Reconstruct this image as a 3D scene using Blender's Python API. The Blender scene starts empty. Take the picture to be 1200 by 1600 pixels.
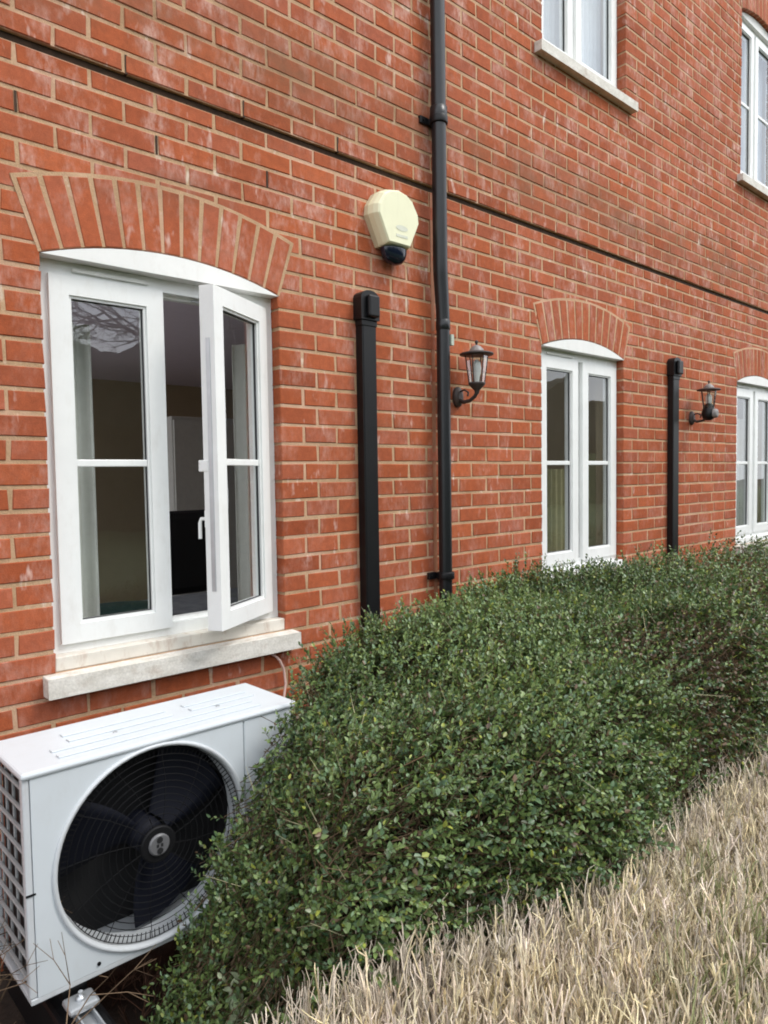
import bpy, bmesh, math, random
import numpy as np
from mathutils import Vector, Matrix

random.seed(7)
rng = np.random.default_rng(11)
sc = bpy.context.scene
col = sc.collection

# ------------------------------------------------------------------ camera
F_PX, PITCH, ROLL, YAW = 1142.6, 0.05097, -0.015085, 0.826346
CAM = Vector((0.0, -2.405, 1.5))
_cy, _sy = math.cos(YAW), math.sin(YAW)
_F0 = Vector((_cy, _sy, 0)); _R0 = Vector((_sy, -_cy, 0)); _U0 = Vector((0, 0, 1))
_F = _F0 * math.cos(PITCH) - _U0 * math.sin(PITCH)
_U = _U0 * math.cos(PITCH) + _F0 * math.sin(PITCH)
_R = _R0 * math.cos(ROLL) + _U * math.sin(ROLL)
_U2 = _U * math.cos(ROLL) - _R0 * math.sin(ROLL)
cam = bpy.data.cameras.new('camera')
camo = bpy.data.objects.new('camera', cam); col.objects.link(camo)
camo.matrix_world = Matrix(((_R.x, _U2.x, -_F.x, CAM.x), (_R.y, _U2.y, -_F.y, CAM.y), (_R.z, _U2.z, -_F.z, CAM.z), (0, 0, 0, 1)))
cam.sensor_fit = 'VERTICAL'; cam.sensor_height = 24.0; cam.sensor_width = 18.0
cam.lens = F_PX / 1600 * 24.0
cam.clip_start = 0.05; cam.clip_end = 500
sc.camera = camo

# ------------------------------------------------------------------ sky, sun, exposure
SUN_DIR = Vector((0.66, -0.90, 1.45)).normalized()
w = bpy.data.worlds.new('World'); sc.world = w; w.use_nodes = True
nt = w.node_tree; nt.nodes.clear()
def wn(t, **k):
    n = nt.nodes.new(t)
    for a, b in k.items(): setattr(n, a, b)
    return n
sky = wn('ShaderNodeTexSky'); sky.sky_type = 'NISHITA'; sky.sun_disc = False
sky.sun_elevation = math.asin(SUN_DIR.z); sky.sun_rotation = math.atan2(SUN_DIR.x, SUN_DIR.y)
sky.air_density = 1.0; sky.dust_density = 2.0
tc = wn('ShaderNodeTexCoord')
nz = wn('ShaderNodeTexNoise'); nz.inputs['Scale'].default_value = 2.6; nz.inputs['Detail'].default_value = 6; nz.inputs['Roughness'].default_value = .58
mp = wn('ShaderNodeMapping'); mp.inputs['Scale'].default_value = (1, 1, 2.2)
cr = wn('ShaderNodeValToRGB'); cr.color_ramp.elements[0].position = .36; cr.color_ramp.elements[1].position = .66
cr.color_ramp.elements[0].color = (.62, .62, .62, 1); cr.color_ramp.elements[1].color = (1, 1, 1, 1)
cc = wn('ShaderNodeMixRGB'); cc.inputs[1].default_value = (8.8, 9.3, 10.0, 1); cc.inputs[2].default_value = (12.6, 12.7, 12.8, 1)
mx = wn('ShaderNodeMixRGB')
bg = wn('ShaderNodeBackground'); bg.inputs['Strength'].default_value = 0.148
ow = wn('ShaderNodeOutputWorld')
L = nt.links.new
L(tc.outputs['Generated'], mp.inputs['Vector']); L(mp.outputs[0], nz.inputs['Vector']); L(nz.outputs['Fac'], cr.inputs[0])
L(nz.outputs['Fac'], cc.inputs[0]); L(cr.outputs[0], mx.inputs[0]); L(sky.outputs[0], mx.inputs[1]); L(cc.outputs[0], mx.inputs[2])
L(mx.outputs[0], bg.inputs['Color']); L(bg.outputs[0], ow.inputs[0])
sd = bpy.data.lights.new('sun', 'SUN'); sd.energy = 1.4; sd.angle = math.radians(18); sd.color = (1, .965, .91)
so = bpy.data.objects.new('sun', sd); col.objects.link(so)
so.rotation_euler = (-SUN_DIR).to_track_quat('-Z', 'Y').to_euler()
sc.view_settings.view_transform = 'Standard'; sc.view_settings.look = 'None'
sc.view_settings.exposure = 0.44; sc.view_settings.gamma = 1.0; sc.view_settings.use_curve_mapping = False
sc.cycles.max_bounces = 8; sc.cycles.diffuse_bounces = 4; sc.cycles.transparent_max_bounces = 12
sc.cycles.filter_width = 1.9
sc.cycles.caustics_reflective = False; sc.cycles.caustics_refractive = False

# ------------------------------------------------------------------ materials
def new_mat(name):
    m = bpy.data.materials.new(name); m.use_nodes = True
    t = m.node_tree; b = t.nodes['Principled BSDF']
    return m, t, b
def node(t, kind, **k):
    n = t.nodes.new(kind)
    for a, v in k.items():
        if a in n.inputs: n.inputs[a].default_value = v
        else: setattr(n, a, v)
    return n
def ramp(t, p0, p1, c0=(0, 0, 0, 1), c1=(1, 1, 1, 1)):
    r = t.nodes.new('ShaderNodeValToRGB')
    r.color_ramp.elements[0].position = p0; r.color_ramp.elements[1].position = p1
    r.color_ramp.elements[0].color = c0; r.color_ramp.elements[1].color = c1
    return r
def pos_noise(t, scale, detail=4, rough=.55, stretch=None):
    g = t.nodes.new('ShaderNodeNewGeometry')
    n = node(t, 'ShaderNodeTexNoise', Scale=scale, Detail=detail, Roughness=rough)
    if stretch:
        mpn = node(t, 'ShaderNodeMapping'); mpn.inputs['Scale'].default_value = stretch
        t.links.new(g.outputs['Position'], mpn.inputs['Vector']); t.links.new(mpn.outputs[0], n.inputs['Vector'])
    else:
        t.links.new(g.outputs['Position'], n.inputs['Vector'])
    return n
def mixc(t, fac, a, b, mode='MIX'):
    m = t.nodes.new('ShaderNodeMixRGB'); m.blend_type = mode
    for i, v in ((0, fac), (1, a), (2, b)):
        if hasattr(v, 'is_output') or isinstance(v, bpy.types.NodeSocket): t.links.new(v, m.inputs[i])
        else: m.inputs[i].default_value = v
    return m.outputs[0]
def mathn(t, op, a, b=0.0):
    m = t.nodes.new('ShaderNodeMath'); m.operation = op; m.use_clamp = False
    for i, v in ((0, a), (1, b)):
        if isinstance(v, bpy.types.NodeSocket): t.links.new(v, m.inputs[i])
        else: m.inputs[i].default_value = v
    return m.outputs[0]
def bump(t, b, h, strength, dist):
    n = node(t, 'ShaderNodeBump', Strength=strength, Distance=dist)
    t.links.new(h, n.inputs['Height']); t.links.new(n.outputs[0], b.inputs['Normal'])

def simple(name, c, rough=.5, var=.12, scale=9, dirt=0.0, dirtc=(.16, .12, .08, 1), metallic=0, bumpd=0.0, spec=None, stretch=None):
    m, t, b = new_mat(name)
    n = pos_noise(t, scale, 5, .6, stretch)
    lo = tuple(x * (1 - var) for x in c) + (1,); hi = tuple(min(1, x * (1 + var)) for x in c) + (1,)
    r = ramp(t, .3, .7, lo, hi); t.links.new(n.outputs['Fac'], r.inputs[0])
    out = r.outputs[0]
    if dirt > 0:
        n2 = pos_noise(t, 23, 6, .7, (1, 1, .35)); r2 = ramp(t, .52, .74); t.links.new(n2.outputs['Fac'], r2.inputs[0])
        out = mixc(t, mathn(t, 'MULTIPLY', r2.outputs[0], dirt), out, dirtc)
    t.links.new(out, b.inputs['Base Color'])
    b.inputs['Roughness'].default_value = rough; b.inputs['Metallic'].default_value = metallic
    if spec is not None: b.inputs['Specular IOR Level'].default_value = spec
    if bumpd: bump(t, b, n.outputs['Fac'], .5, bumpd)
    return m

def lime_spots(t):
    # small lime runs: short vertical smears that cross brick and joint alike
    a = pos_noise(t, 17, 3, .6, (1.2, 1, .42)); ra = ramp(t, .61, .71); t.links.new(a.outputs['Fac'], ra.inputs[0])
    b = pos_noise(t, 2.1, 3, .5); rb = ramp(t, .38, .55); t.links.new(b.outputs['Fac'], rb.inputs[0])
    return mathn(t, 'MULTIPLY', mathn(t, 'MULTIPLY', ra.outputs[0], rb.outputs[0]), .68)
def brick_material(name, arch=False):
    m, t, b = new_mat(name)
    at = node(t, 'ShaderNodeAttribute', attribute_name='tint')
    sep = node(t, 'ShaderNodeSeparateColor'); t.links.new(at.outputs['Color'], sep.inputs[0])
    dark = (.29, .068, .026, 1) if not arch else (.30, .074, .030, 1)
    lite = (.46, .120, .045, 1) if not arch else (.45, .120, .050, 1)
    base = mixc(t, sep.outputs[0], dark, lite)
    base = mixc(t, mathn(t, 'MULTIPLY', sep.outputs[1], .45), base, (.40, .128, .080, 1))     # pinker ones
    f1 = pos_noise(t, 34, 6, .65)                                                              # mottling
    r1 = ramp(t, .3, .72, (.80, .80, .80, 1), (1.16, 1.14, 1.12, 1)); t.links.new(f1.outputs['Fac'], r1.inputs[0])
    base = mixc(t, 1.0, base, r1.outputs[0], 'MULTIPLY')
    f3 = pos_noise(t, 1.1, 4, .6); r3 = ramp(t, .34, .66, (.90, .88, .87, 1), (1.08, 1.07, 1.07, 1)); t.links.new(f3.outputs['Fac'], r3.inputs[0])
    base = mixc(t, 1.0, base, r3.outputs[0], 'MULTIPLY')
    f2 = pos_noise(t, 260, 3, .7)
    r2 = ramp(t, .3, .7, (.86, .86, .86, 1), (1.12, 1.12, 1.12, 1)); t.links.new(f2.outputs['Fac'], r2.inputs[0])
    base = mixc(t, 1.0, base, r2.outputs[0], 'MULTIPLY')
    # lime bloom: patches running down the wall, more of it under the string line
    e1 = pos_noise(t, 5.2, 5, .62, (1.35, 1, .8)); re1 = ramp(t, .48, .64); t.links.new(e1.outputs['Fac'], re1.inputs[0])
    e2 = pos_noise(t, 46, 4, .7, (1, 1, .4)); re2 = ramp(t, .38, .68); t.links.new(e2.outputs['Fac'], re2.inputs[0])
    g = t.nodes.new('ShaderNodeNewGeometry'); sx = t.nodes.new('ShaderNodeSeparateXYZ'); t.links.new(g.outputs['Position'], sx.inputs[0])
    band = node(t, 'ShaderNodeMapRange'); band.inputs['From Min'].default_value = 1.9; band.inputs['From Max'].default_value = 2.6
    band.inputs['To Min'].default_value = .42; band.inputs['To Max'].default_value = 1.0; t.links.new(sx.outputs[2], band.inputs['Value'])
    up = node(t, 'ShaderNodeMapRange'); up.inputs['From Min'].default_value = 2.82; up.inputs['From Max'].default_value = 3.0
    up.inputs['To Min'].default_value = 1.0; up.inputs['To Max'].default_value = .85; t.links.new(sx.outputs[2], up.inputs['Value'])
    ef = mathn(t, 'MULTIPLY', re1.outputs[0], re2.outputs[0]); ef = mathn(t, 'MULTIPLY', ef, band.outputs[0]); ef = mathn(t, 'MULTIPLY', ef, up.outputs[0])
    ef = mathn(t, 'ADD', mathn(t, 'MULTIPLY', ef, .72), mathn(t, 'MULTIPLY', mathn(t, 'MULTIPLY', sep.outputs[2], re2.outputs[0]), .12))
    ef = mathn(t, 'MAXIMUM', ef, lime_spots(t))
    base = mixc(t, ef, base, (.70, .50, .43, 1))
    # soot / damp streaks
    s1 = pos_noise(t, 2.3, 5, .6, (.5, 1, 2.2)); rs = ramp(t, .60, .78); t.links.new(s1.outputs['Fac'], rs.inputs[0])
    base = mixc(t, mathn(t, 'MULTIPLY', rs.outputs[0], .5), base, (.17, .085, .05, 1))
    # grime band a few courses above the string line
    gz = mathn(t, 'SUBTRACT', 1.0, mathn(t, 'MULTIPLY', mathn(t, 'ABSOLUTE', mathn(t, 'SUBTRACT', sx.outputs[2], 3.07)), 4.2))
    gn = pos_noise(t, 4.2, 5, .65, (.6, 1, 1)); rg = ramp(t, .38, .62); t.links.new(gn.outputs['Fac'], rg.inputs[0])
    gm_ = mathn(t, 'MULTIPLY', mathn(t, 'MAXIMUM', gz, 0.0), mathn(t, 'MULTIPLY', rg.outputs[0], .62))
    base = mixc(t, gm_, base, (.19, .10, .055, 1))
    t.links.new(base, b.inputs['Base Color'])
    b.inputs['Roughness'].default_value = .88; b.inputs['Specular IOR Level'].default_value = .25
    hb = mathn(t, 'ADD', mathn(t, 'MULTIPLY', f1.outputs['Fac'], .6), mathn(t, 'MULTIPLY', f2.outputs['Fac'], .4))
    bump(t, b, hb, .7, .0035)
    return m
M = {}
M['brick'] = brick_material('brick_clay'); M['arch'] = brick_material('brick_arch_clay', True)
def mortar_material():
    m, t, b = new_mat('mortar')
    n = pos_noise(t, 7, 6, .65); r = ramp(t, .3, .72, (.43, .27, .155, 1), (.64, .43, .265, 1)); t.links.new(n.outputs['Fac'], r.inputs[0])
    n2 = pos_noise(t, 190, 4, .75); r2 = ramp(t, .25, .75, (.78, .78, .78, 1), (1.15, 1.15, 1.15, 1)); t.links.new(n2.outputs['Fac'], r2.inputs[0])
    c = mixc(t, 1.0, r.outputs[0], r2.outputs[0], 'MULTIPLY')
    n3 = pos_noise(t, 3.1, 5, .6); r3 = ramp(t, .5, .68); t.links.new(n3.outputs['Fac'], r3.inputs[0])
    c = mixc(t, mathn(t, 'MULTIPLY', r3.outputs[0], .6), c, (.72, .46, .34, 1))
    n4 = pos_noise(t, 11, 3, .6); r4 = ramp(t, .64, .72); t.links.new(n4.outputs['Fac'], r4.inputs[0])
    c = mixc(t, mathn(t, 'MULTIPLY', r4.outputs[0], .7), c, (.78, .66, .54, 1))
    g = t.nodes.new('ShaderNodeNewGeometry'); sx = t.nodes.new('ShaderNodeSeparateXYZ'); t.links.new(g.outputs['Position'], sx.inputs[0])
    gz = mathn(t, 'SUBTRACT', 1.0, mathn(t, 'MULTIPLY', mathn(t, 'ABSOLUTE', mathn(t, 'SUBTRACT', sx.outputs[2], 3.07)), 4.2))
    gn = pos_noise(t, 4.2, 5, .65, (.6, 1, 1)); rg = ramp(t, .38, .62); t.links.new(gn.outputs['Fac'], rg.inputs[0])
    c = mixc(t, mathn(t, 'MULTIPLY', mathn(t, 'MAXIMUM', gz, 0.0), mathn(t, 'MULTIPLY', rg.outputs[0], .75)), c, (.25, .14, .08, 1))
    c = mixc(t, lime_spots(t), c, (.84, .76, .66, 1))
    t.links.new(c, b.inputs['Base Color']); b.inputs['Roughness'].default_value = .95; b.inputs['Specular IOR Level'].default_value = .15
    bump(t, b, n2.outputs['Fac'], .9, .004)
    return m
M['mortar'] = mortar_material()
M['upvc'] = simple('white_plastic_frame', (.82, .83, .815), .32, .04, 6, .16, (.42, .36, .28, 1))
M['upvc_old'] = simple('weathered_white_board', (.79, .785, .76), .5, .04, 8, .18, (.40, .33, .25, 1))
M['gasket'] = simple('black_rubber_gasket', (.02, .02, .022), .6)
M['ledge'] = simple('grimy_cill', (.66, .62, .55), .55, .08, 10, .65, (.33, .17, .09, 1))
def stone():
    m, t, b = new_mat('cast_stone')
    n = pos_noise(t, 14, 6, .7, (1, 1, 2.2)); r = ramp(t, .28, .72, (.55, .52, .455, 1), (.80, .77, .71, 1)); t.links.new(n.outputs['Fac'], r.inputs[0])
    n2 = pos_noise(t, 7, 6, .7, (1, 3, 1)); r2 = ramp(t, .52, .68); t.links.new(n2.outputs['Fac'], r2.inputs[0])
    c = mixc(t, mathn(t, 'MULTIPLY', r2.outputs[0], .55), r.outputs[0], (.36, .25, .17, 1))
    n3 = pos_noise(t, 120, 3, .7); r3 = ramp(t, .3, .7, (.85, .85, .85, 1), (1.1, 1.1, 1.1, 1)); t.links.new(n3.outputs['Fac'], r3.inputs[0])
    c = mixc(t, 1.0, c, r3.outputs[0], 'MULTIPLY')
    t.links.new(c, b.inputs['Base Color']); b.inputs['Roughness'].default_value = .85; bump(t, b, n3.outputs['Fac'], .6, .002)
    return m
M['stone'] = stone()
M['cap_white'] = simple('white_powder_coat', (.60, .645, .675), .36, .025, 5, .12, (.40, .38, .33, 1))
M['cap_edge'] = simple('white_powder_coat_worn', (.55, .575, .595), .4, .05, 8, .28, (.33, .30, .26, 1))
M['black_plastic'] = simple('black_plastic', (.0045, .0045, .0055), .42, .2, 12, .10, (.025, .022, .02, 1), spec=.35)
M['pipe'] = simple('black_pipe', (.007, .008, .010), .34, .25, 10, .22, (.04, .04, .042, 1), stretch=(1, 1, .2))
M['void'] = simple('dark_inside', (.008, .008, .009), .8)
M['fan'] = simple('fan_blade_plastic', (.004, .005, .011), .65, .1, 6, spec=.22)
M['badge'] = simple('grey_badge', (.13, .13, .135), .4)
M['guard'] = simple('guard_wire', (.005, .005, .006), .65, spec=.25)
M['grille'] = simple('grille_grey', (.36, .37, .37), .5, .1, 20, .3, (.12, .1, .08, 1))
M['fins'] = simple('coil_fins', (.010, .011, .012), .7, .3, 60)
M['alu'] = simple('galvanised_metal', (.50, .52, .54), .35, .08, 15, .15, (.25, .23, .2, 1), metallic=.6)
M['cream'] = simple('aged_cream_plastic', (.80, .785, .55), .42, .03, 7, .12, (.42, .38, .25, 1))
M['cream_side'] = simple('aged_cream_base', (.60, .54, .36), .5, .05, 7, .1, (.35, .3, .2, 1))
M['lens'] = simple('dark_blue_lens', (.006, .010, .022), .12, .1)
M['grey_print'] = simple('faded_grey_print', (.62, .63, .52), .5)
M['lamp_metal'] = simple('rusty_dark_metal', (.045, .033, .030), .5, .35, 40, .4, (.14, .06, .035, 1))
M['lamp_grey'] = simple('weathered_lamp_cap', (.22, .20, .19), .45, .2, 30, .3, (.25, .10, .05, 1))
M['bulb'] = simple('frosted_bulb', (.85, .84, .82), .3)
M['sealant'] = simple('brown_joint_sealant', (.34, .13, .06), .7, .15, 20)
M['dark_gap'] = simple('dark_joint_and_shade', (.050, .026, .014), .9, .4, 30)  # brown tuned to the shadow at the string line; slots share it
M['weep'] = simple('weep_plastic', (.03, .018, .015), .7)
M['cable'] = simple('pinkish_cable', (.62, .42, .36), .5)
M['soil'] = simple('bed_soil', (.030, .020, .014), .95, .4, 30, bumpd=.02)
M['wood_dry'] = simple('twig_bark', (.10, .065, .042), .85, .35, 60)
M['tree_bark'] = simple('tree_bark', (.06, .05, .04), .9, .3, 20)
M['evergreen'] = simple('evergreen_mass', (.018, .026, .012), .8, .4, 4)
M['lawn'] = simple('lawn', (.045, .075, .025), .9, .3, 3)
M['paving'] = simple('path_paving', (.22, .21, .19), .85, .15, 5)
M['far_brick'] = simple('far_building_brick', (.16, .06, .04), .9, .2, 3)
M['room_wall'] = simple('room_wall_paint', (.46, .37, .25), .9, .03)
M['room_ceiling'] = simple('room_ceiling_paint', (.74, .66, .76), .9, .02)
M['room_floor'] = simple('room_carpet', (.30, .25, .20), .95)
M['curtain'] = simple('pale_curtain', (.68, .68, .64), .9, .05, 30)
M['net'] = simple('net_curtain', (.70, .74, .79), .9, .04, 20)
M['teal'] = simple('teal_cloth', (.02, .065, .065), .85, .2, 12)
M['bluecloth'] = simple('greyish_cloth', (.28, .31, .33), .8, .2, 12)
M['black_cloth'] = simple('black_cloth', (.01, .01, .012), .7)
M['tag'] = simple('small_pipe_tag', (.45, .50, .42), .6)
def glass(name='window_glass', ior=1.92):
    m = bpy.data.materials.new(name); m.use_nodes = True; t = m.node_tree; t.nodes.clear()
    tr = node(t, 'ShaderNodeBsdfTransparent'); tr.inputs[0].default_value = (.955, .965, .96, 1)
    gl = node(t, 'ShaderNodeBsdfGlossy', Roughness=.004); gl.inputs[0].default_value = (.95, .97, 1, 1)
    fr = node(t, 'ShaderNodeFresnel', IOR=ior); mxs = node(t, 'ShaderNodeMixShader'); o = node(t, 'ShaderNodeOutputMaterial')
    n = pos_noise(t, 2.5, 2, .5); bp = node(t, 'ShaderNodeBump', Strength=.10, Distance=.02); t.links.new(n.outputs['Fac'], bp.inputs['Height'])
    t.links.new(bp.outputs[0], gl.inputs['Normal'])
    gg = t.nodes.new('ShaderNodeNewGeometry'); t.links.new(mathn(t, 'MULTIPLY', fr.outputs[0], mathn(t, 'SUBTRACT', 1.0, gg.outputs['Backfacing'])), mxs.inputs[0]); t.links.new(tr.outputs[0], mxs.inputs[1]); t.links.new(gl.outputs[0], mxs.inputs[2]); t.links.new(mxs.outputs[0], o.inputs[0])
    return m
M['glass'] = glass(); M['boosted_glass'] = glass('boosted_window_glass', 2.2)  # second one is the same glass, reflection raised to brighten the upper panes
def leafmat(name, rough, trans, spec=.5):
    m, t, b = new_mat(name)
    at = node(t, 'ShaderNodeAttribute', attribute_name='tint')
    n = pos_noise(t, 160, 2, .6); r = ramp(t, .3, .7, (.82, .82, .82, 1), (1.15, 1.15, 1.15, 1)); t.links.new(n.outputs['Fac'], r.inputs[0])
    c = mixc(t, 1.0, at.outputs['Color'], r.outputs[0], 'MULTIPLY')
    t.links.new(c, b.inputs['Base Color']); b.inputs['Roughness'].default_value = rough; b.inputs['Specular IOR Level'].default_value = spec
    if trans:
        tl = node(t, 'ShaderNodeBsdfTranslucent'); t.links.new(c, tl.inputs[0]); ms = node(t, 'ShaderNodeMixShader'); ms.inputs[0].default_value = trans
        o = t.nodes['Material Output']; t.links.new(b.outputs[0], ms.inputs[1]); t.links.new(tl.outputs[0], ms.inputs[2]); t.links.new(ms.outputs[0], o.inputs[0])
    return m
M['leaf'] = leafmat('hedge_leaf', .38, .18, .55)
M['straw'] = leafmat('dry_stem', .8, 0, .15)

# ------------------------------------------------------------------ mesh helpers
ORG = {}
def link(name, me, parent=None, org=None, loc=(0, 0, 0)):
    """link a mesh whose vertices are given in world space; org = world point used as the object's origin"""
    o = bpy.data.objects.new(name, me); col.objects.link(o)
    return o
class MB:
    def __init__(s): s.v = []; s.f = []; s.m = []; s.sm = []
    def add(s, vs, fs, m=0, smooth=False):
        n = len(s.v); s.v += [tuple(v) for v in vs]
        for f in fs: s.f.append(tuple(i + n for i in f)); s.m.append(m); s.sm.append(smooth)
    def box(s, a, b, m=0):
        x0, y0, z0 = a; x1, y1, z1 = b
        s.add([(x0, y0, z0), (x1, y0, z0), (x1, y1, z0), (x0, y1, z0), (x0, y0, z1), (x1, y0, z1), (x1, y1, z1), (x0, y1, z1)],
              [(0, 3, 2, 1), (4, 5, 6, 7), (0, 1, 5, 4), (1, 2, 6, 5), (2, 3, 7, 6), (3, 0, 4, 7)], m)
    def prism_y(s, poly, y0, y1, m=0, smooth=False):
        """poly: (x, z) points counter-clockwise seen from -Y"""
        n = len(poly)
        vs = [(x, y0, z) for x, z in poly] + [(x, y1, z) for x, z in poly]
        s.add(vs, [tuple(range(n)), tuple(range(2 * n - 1, n - 1, -1))], m)
        s.add(vs, [((i + 1) % n, i, i + n, (i + 1) % n + n) for i in range(n)], m, smooth)
    def loft(s, rings, m=0, smooth=True, caps=True, closed=True):
        n = len(rings[0]); vs = [p for r in rings for p in r]; fs = []
        for k in range(len(rings) - 1):
            for i in range(n if closed else n - 1):
                j = (i + 1) % n
                fs.append((k * n + i, k * n + j, (k + 1) * n + j, (k + 1) * n + i))
        s.add(vs, fs, m, smooth)
        if caps: s.add(rings[0], [tuple(range(n - 1, -1, -1))], m); s.add(rings[-1], [tuple(range(n))], m)
    def tube(s, pts, r, seg=12, m=0, caps=True, smooth=True):
        pts = [Vector(p) for p in pts]; rings = []
        rs = r if isinstance(r, (list, tuple)) else [r] * len(pts)
        up = Vector((0, 0, 1)) if abs((pts[-1] - pts[0]).normalized().z) < .9 else Vector((1, 0, 0))
        prev = None
        for i, p in enumerate(pts):
            d = (pts[min(i + 1, len(pts) - 1)] - pts[max(i - 1, 0)]).normalized()
            a = d.cross(up).normalized() if prev is None else (prev - d * prev.dot(d)).normalized()
            prev = a; b = d.cross(a)
            rings.append([tuple(p + (a * math.cos(2 * math.pi * k / seg) + b * math.sin(2 * math.pi * k / seg)) * rs[i]) for k in range(seg)])
        s.loft(rings, m, smooth, caps)
    def lathe(s, c, axis, prof, seg=24, m=0, smooth=True, caps=True):
        """prof: (r, t) along axis ('x','y','z') from point c"""
        rings = []
        for r, t in prof:
            ring = []
            for k in range(seg):
                a = 2 * math.pi * k / seg; u, v = r * math.cos(a), r * math.sin(a)
                ring.append({'z': (c[0] + u, c[1] + v, c[2] + t), 'y': (c[0] + u, c[1] + t, c[2] + v), 'x': (c[0] + t, c[1] + u, c[2] + v)}[axis])
            rings.append(ring)
        s.loft(rings, m, smooth, caps)
    def mesh(s, name, mats, org=(0, 0, 0)):
        me = bpy.data.meshes.new(name)
        me.from_pydata([(x - org[0], y - org[1], z - org[2]) for x, y, z in s.v], [], s.f)
        for mt in (mats if isinstance(mats, (list, tuple)) else [mats]): me.materials.append(mt)
        me.polygons.foreach_set('material_index', s.m); me.polygons.foreach_set('use_smooth', s.sm)
        bm = bmesh.new(); bm.from_mesh(me); bmesh.ops.recalc_face_normals(bm, faces=bm.faces); bm.to_mesh(me); bm.free()
        return me
    def build(s, name, mats, parent=None, bevel=0, org=None, label=None):
        if org is None: org = ORG.get(parent.name, (0, 0, 0)) if parent else (0, 0, 0)
        po = ORG.get(parent.name, (0, 0, 0)) if parent else (0, 0, 0)
        o = bpy.data.objects.new(name, s.mesh(name, mats, org)); col.objects.link(o)
        o.location = tuple(org[i] - po[i] for i in range(3))
        if parent: o.parent = parent
        ORG[o.name] = tuple(org)
        if bevel:
            b = o.modifiers.new('bevel', 'BEVEL'); b.width = bevel; b.segments = 2; b.limit_method = 'ANGLE'; b.angle_limit = math.radians(40)
        if label: o['label'] = label
        return o
def empty(name, org, parent=None):
    o = bpy.data.objects.new(name, None); col.objects.link(o); o.empty_display_size = .1
    po = ORG.get(parent.name, (0, 0, 0)) if parent else (0, 0, 0)
    o.location = tuple(org[i] - po[i] for i in range(3)); ORG[o.name] = tuple(org)
    if parent: o.parent = parent
    return o
def tag(o, label, cat, group=None, kind=None):
    o['label'] = label; o['category'] = cat
    if group: o['group'] = group
    if kind: o['kind'] = kind
    return o
def structure(o, label=None, cat=None):
    o['kind'] = 'structure'
    if label: o['label'] = label
    if cat: o['category'] = cat
    return o

# ------------------------------------------------------------------ ground
OPEN = [0.785, 3.42, 6.07, 8.72]; OW = .885
Z_STR = 2.829; C = .075; ZSP = 2.206; ZBOT = .885; ZTOPW = 5.75; XL, XR = -1.9, 11.6
g = MB(); nx, ny = 60, 60
xs = np.concatenate([np.linspace(-120, -6, 10), np.linspace(-4, 14, 60), np.linspace(20, 120, 10)])
ys = np.concatenate([np.linspace(-120, -8, 12), np.linspace(-5, .1, 30)])
vs = [(x, y, (math.sin(x * 7) * math.cos(y * 9) * .012 + random.uniform(-.012, .012)) if -4 <= x <= 14 and -4 < y < .1 else -.01) for y in ys for x in xs]
fs = [(j * len(xs) + i, j * len(xs) + i + 1, (j + 1) * len(xs) + i + 1, (j + 1) * len(xs) + i) for j in range(len(ys) - 1) for i in range(len(xs) - 1)]
g.add(vs, fs, 0, True)
structure(g.build('ground', M['soil']), 'dark bare soil of the planting bed along the wall', 'ground')
g = MB(); g.box((-60, -60, -.05), (60, -4.2, .012)); structure(g.build('lawn', M['lawn']), 'lawn in front of the planting bed', 'lawn')

# ------------------------------------------------------------------ the house
house = empty('brick_house', (0, 0, 0))
tag(house, 'red brick house wall with white arched windows and a dark string line', 'building')

RISE = .072; R_IN = ((OW / 2) ** 2 + RISE ** 2) / (2 * RISE); ARCH_T = .218
def arch_pts(x0, r, zc, n=14, half=None):
    half = half or math.asin(OW / 2 / R_IN); cx = x0 + OW / 2
    return [(cx + r * math.sin(-half + 2 * half * i / n), zc + r * math.cos(-half + 2 * half * i / n)) for i in range(n + 1)]

# mortar body: vertical strips and pieces round each opening; the face sits 5 mm behind the bricks
YM, YB = .0030, .10
wm = MB()
def wall_piece(x0, x1, z0, z1, y0=YM): 
    if x1 - x0 > 1e-4 and z1 - z0 > 1e-4: wm.box((x0, y0, z0), (x1, YB, z1))
def mortar_band(xa, xb, z0, z1, openings, zo0, zo1, arch, y0):
    x = xa
    for ox in openings:
        wall_piece(x, ox - .004, z0, z1, y0)
        wall_piece(ox - .004, ox + OW + .004, z0, zo0, y0)
        if arch:
            pts = arch_pts(ox, R_IN + .003, zo1 + RISE - R_IN)
            top = z1
            poly_top = [(px, top) for px, _ in pts]
            for i in range(len(pts) - 1):
                (xa_, za), (xb_, zb) = pts[i], pts[i + 1]
                if i == 0: xa_ = ox - .004
                if i == len(pts) - 2: xb_ = ox + OW + .004
                wm.prism_y([(xa_, za), (xb_, zb), (xb_, top), (xa_, top)], y0, YB)
        x = ox + OW + .004
    wall_piece(x, xb, z0, z1, y0)
UPO = [3.42, 6.07]; UZ0, UZ1 = 3.805, 5.08
mortar_band(XL, XR, -.1, Z_STR - .014, OPEN, ZBOT, ZSP, True, YM)
wall_piece(XL, XR, Z_STR - .014, Z_STR + .010, .045)
mortar_band(XL, XR, Z_STR + .010, ZTOPW, UPO, UZ0, UZ1, True, YM - .012)
wall = wm.build('outer_wall', M['mortar'], house)
gp = MB(); gp.box((XL, .006, Z_STR - .0135), (XR, .0445, Z_STR + .0095)); gp.build('string_joint_shade', M['dark_gap'], house)  # dark strip in the recess: the string line's shadow put in as colour

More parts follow.
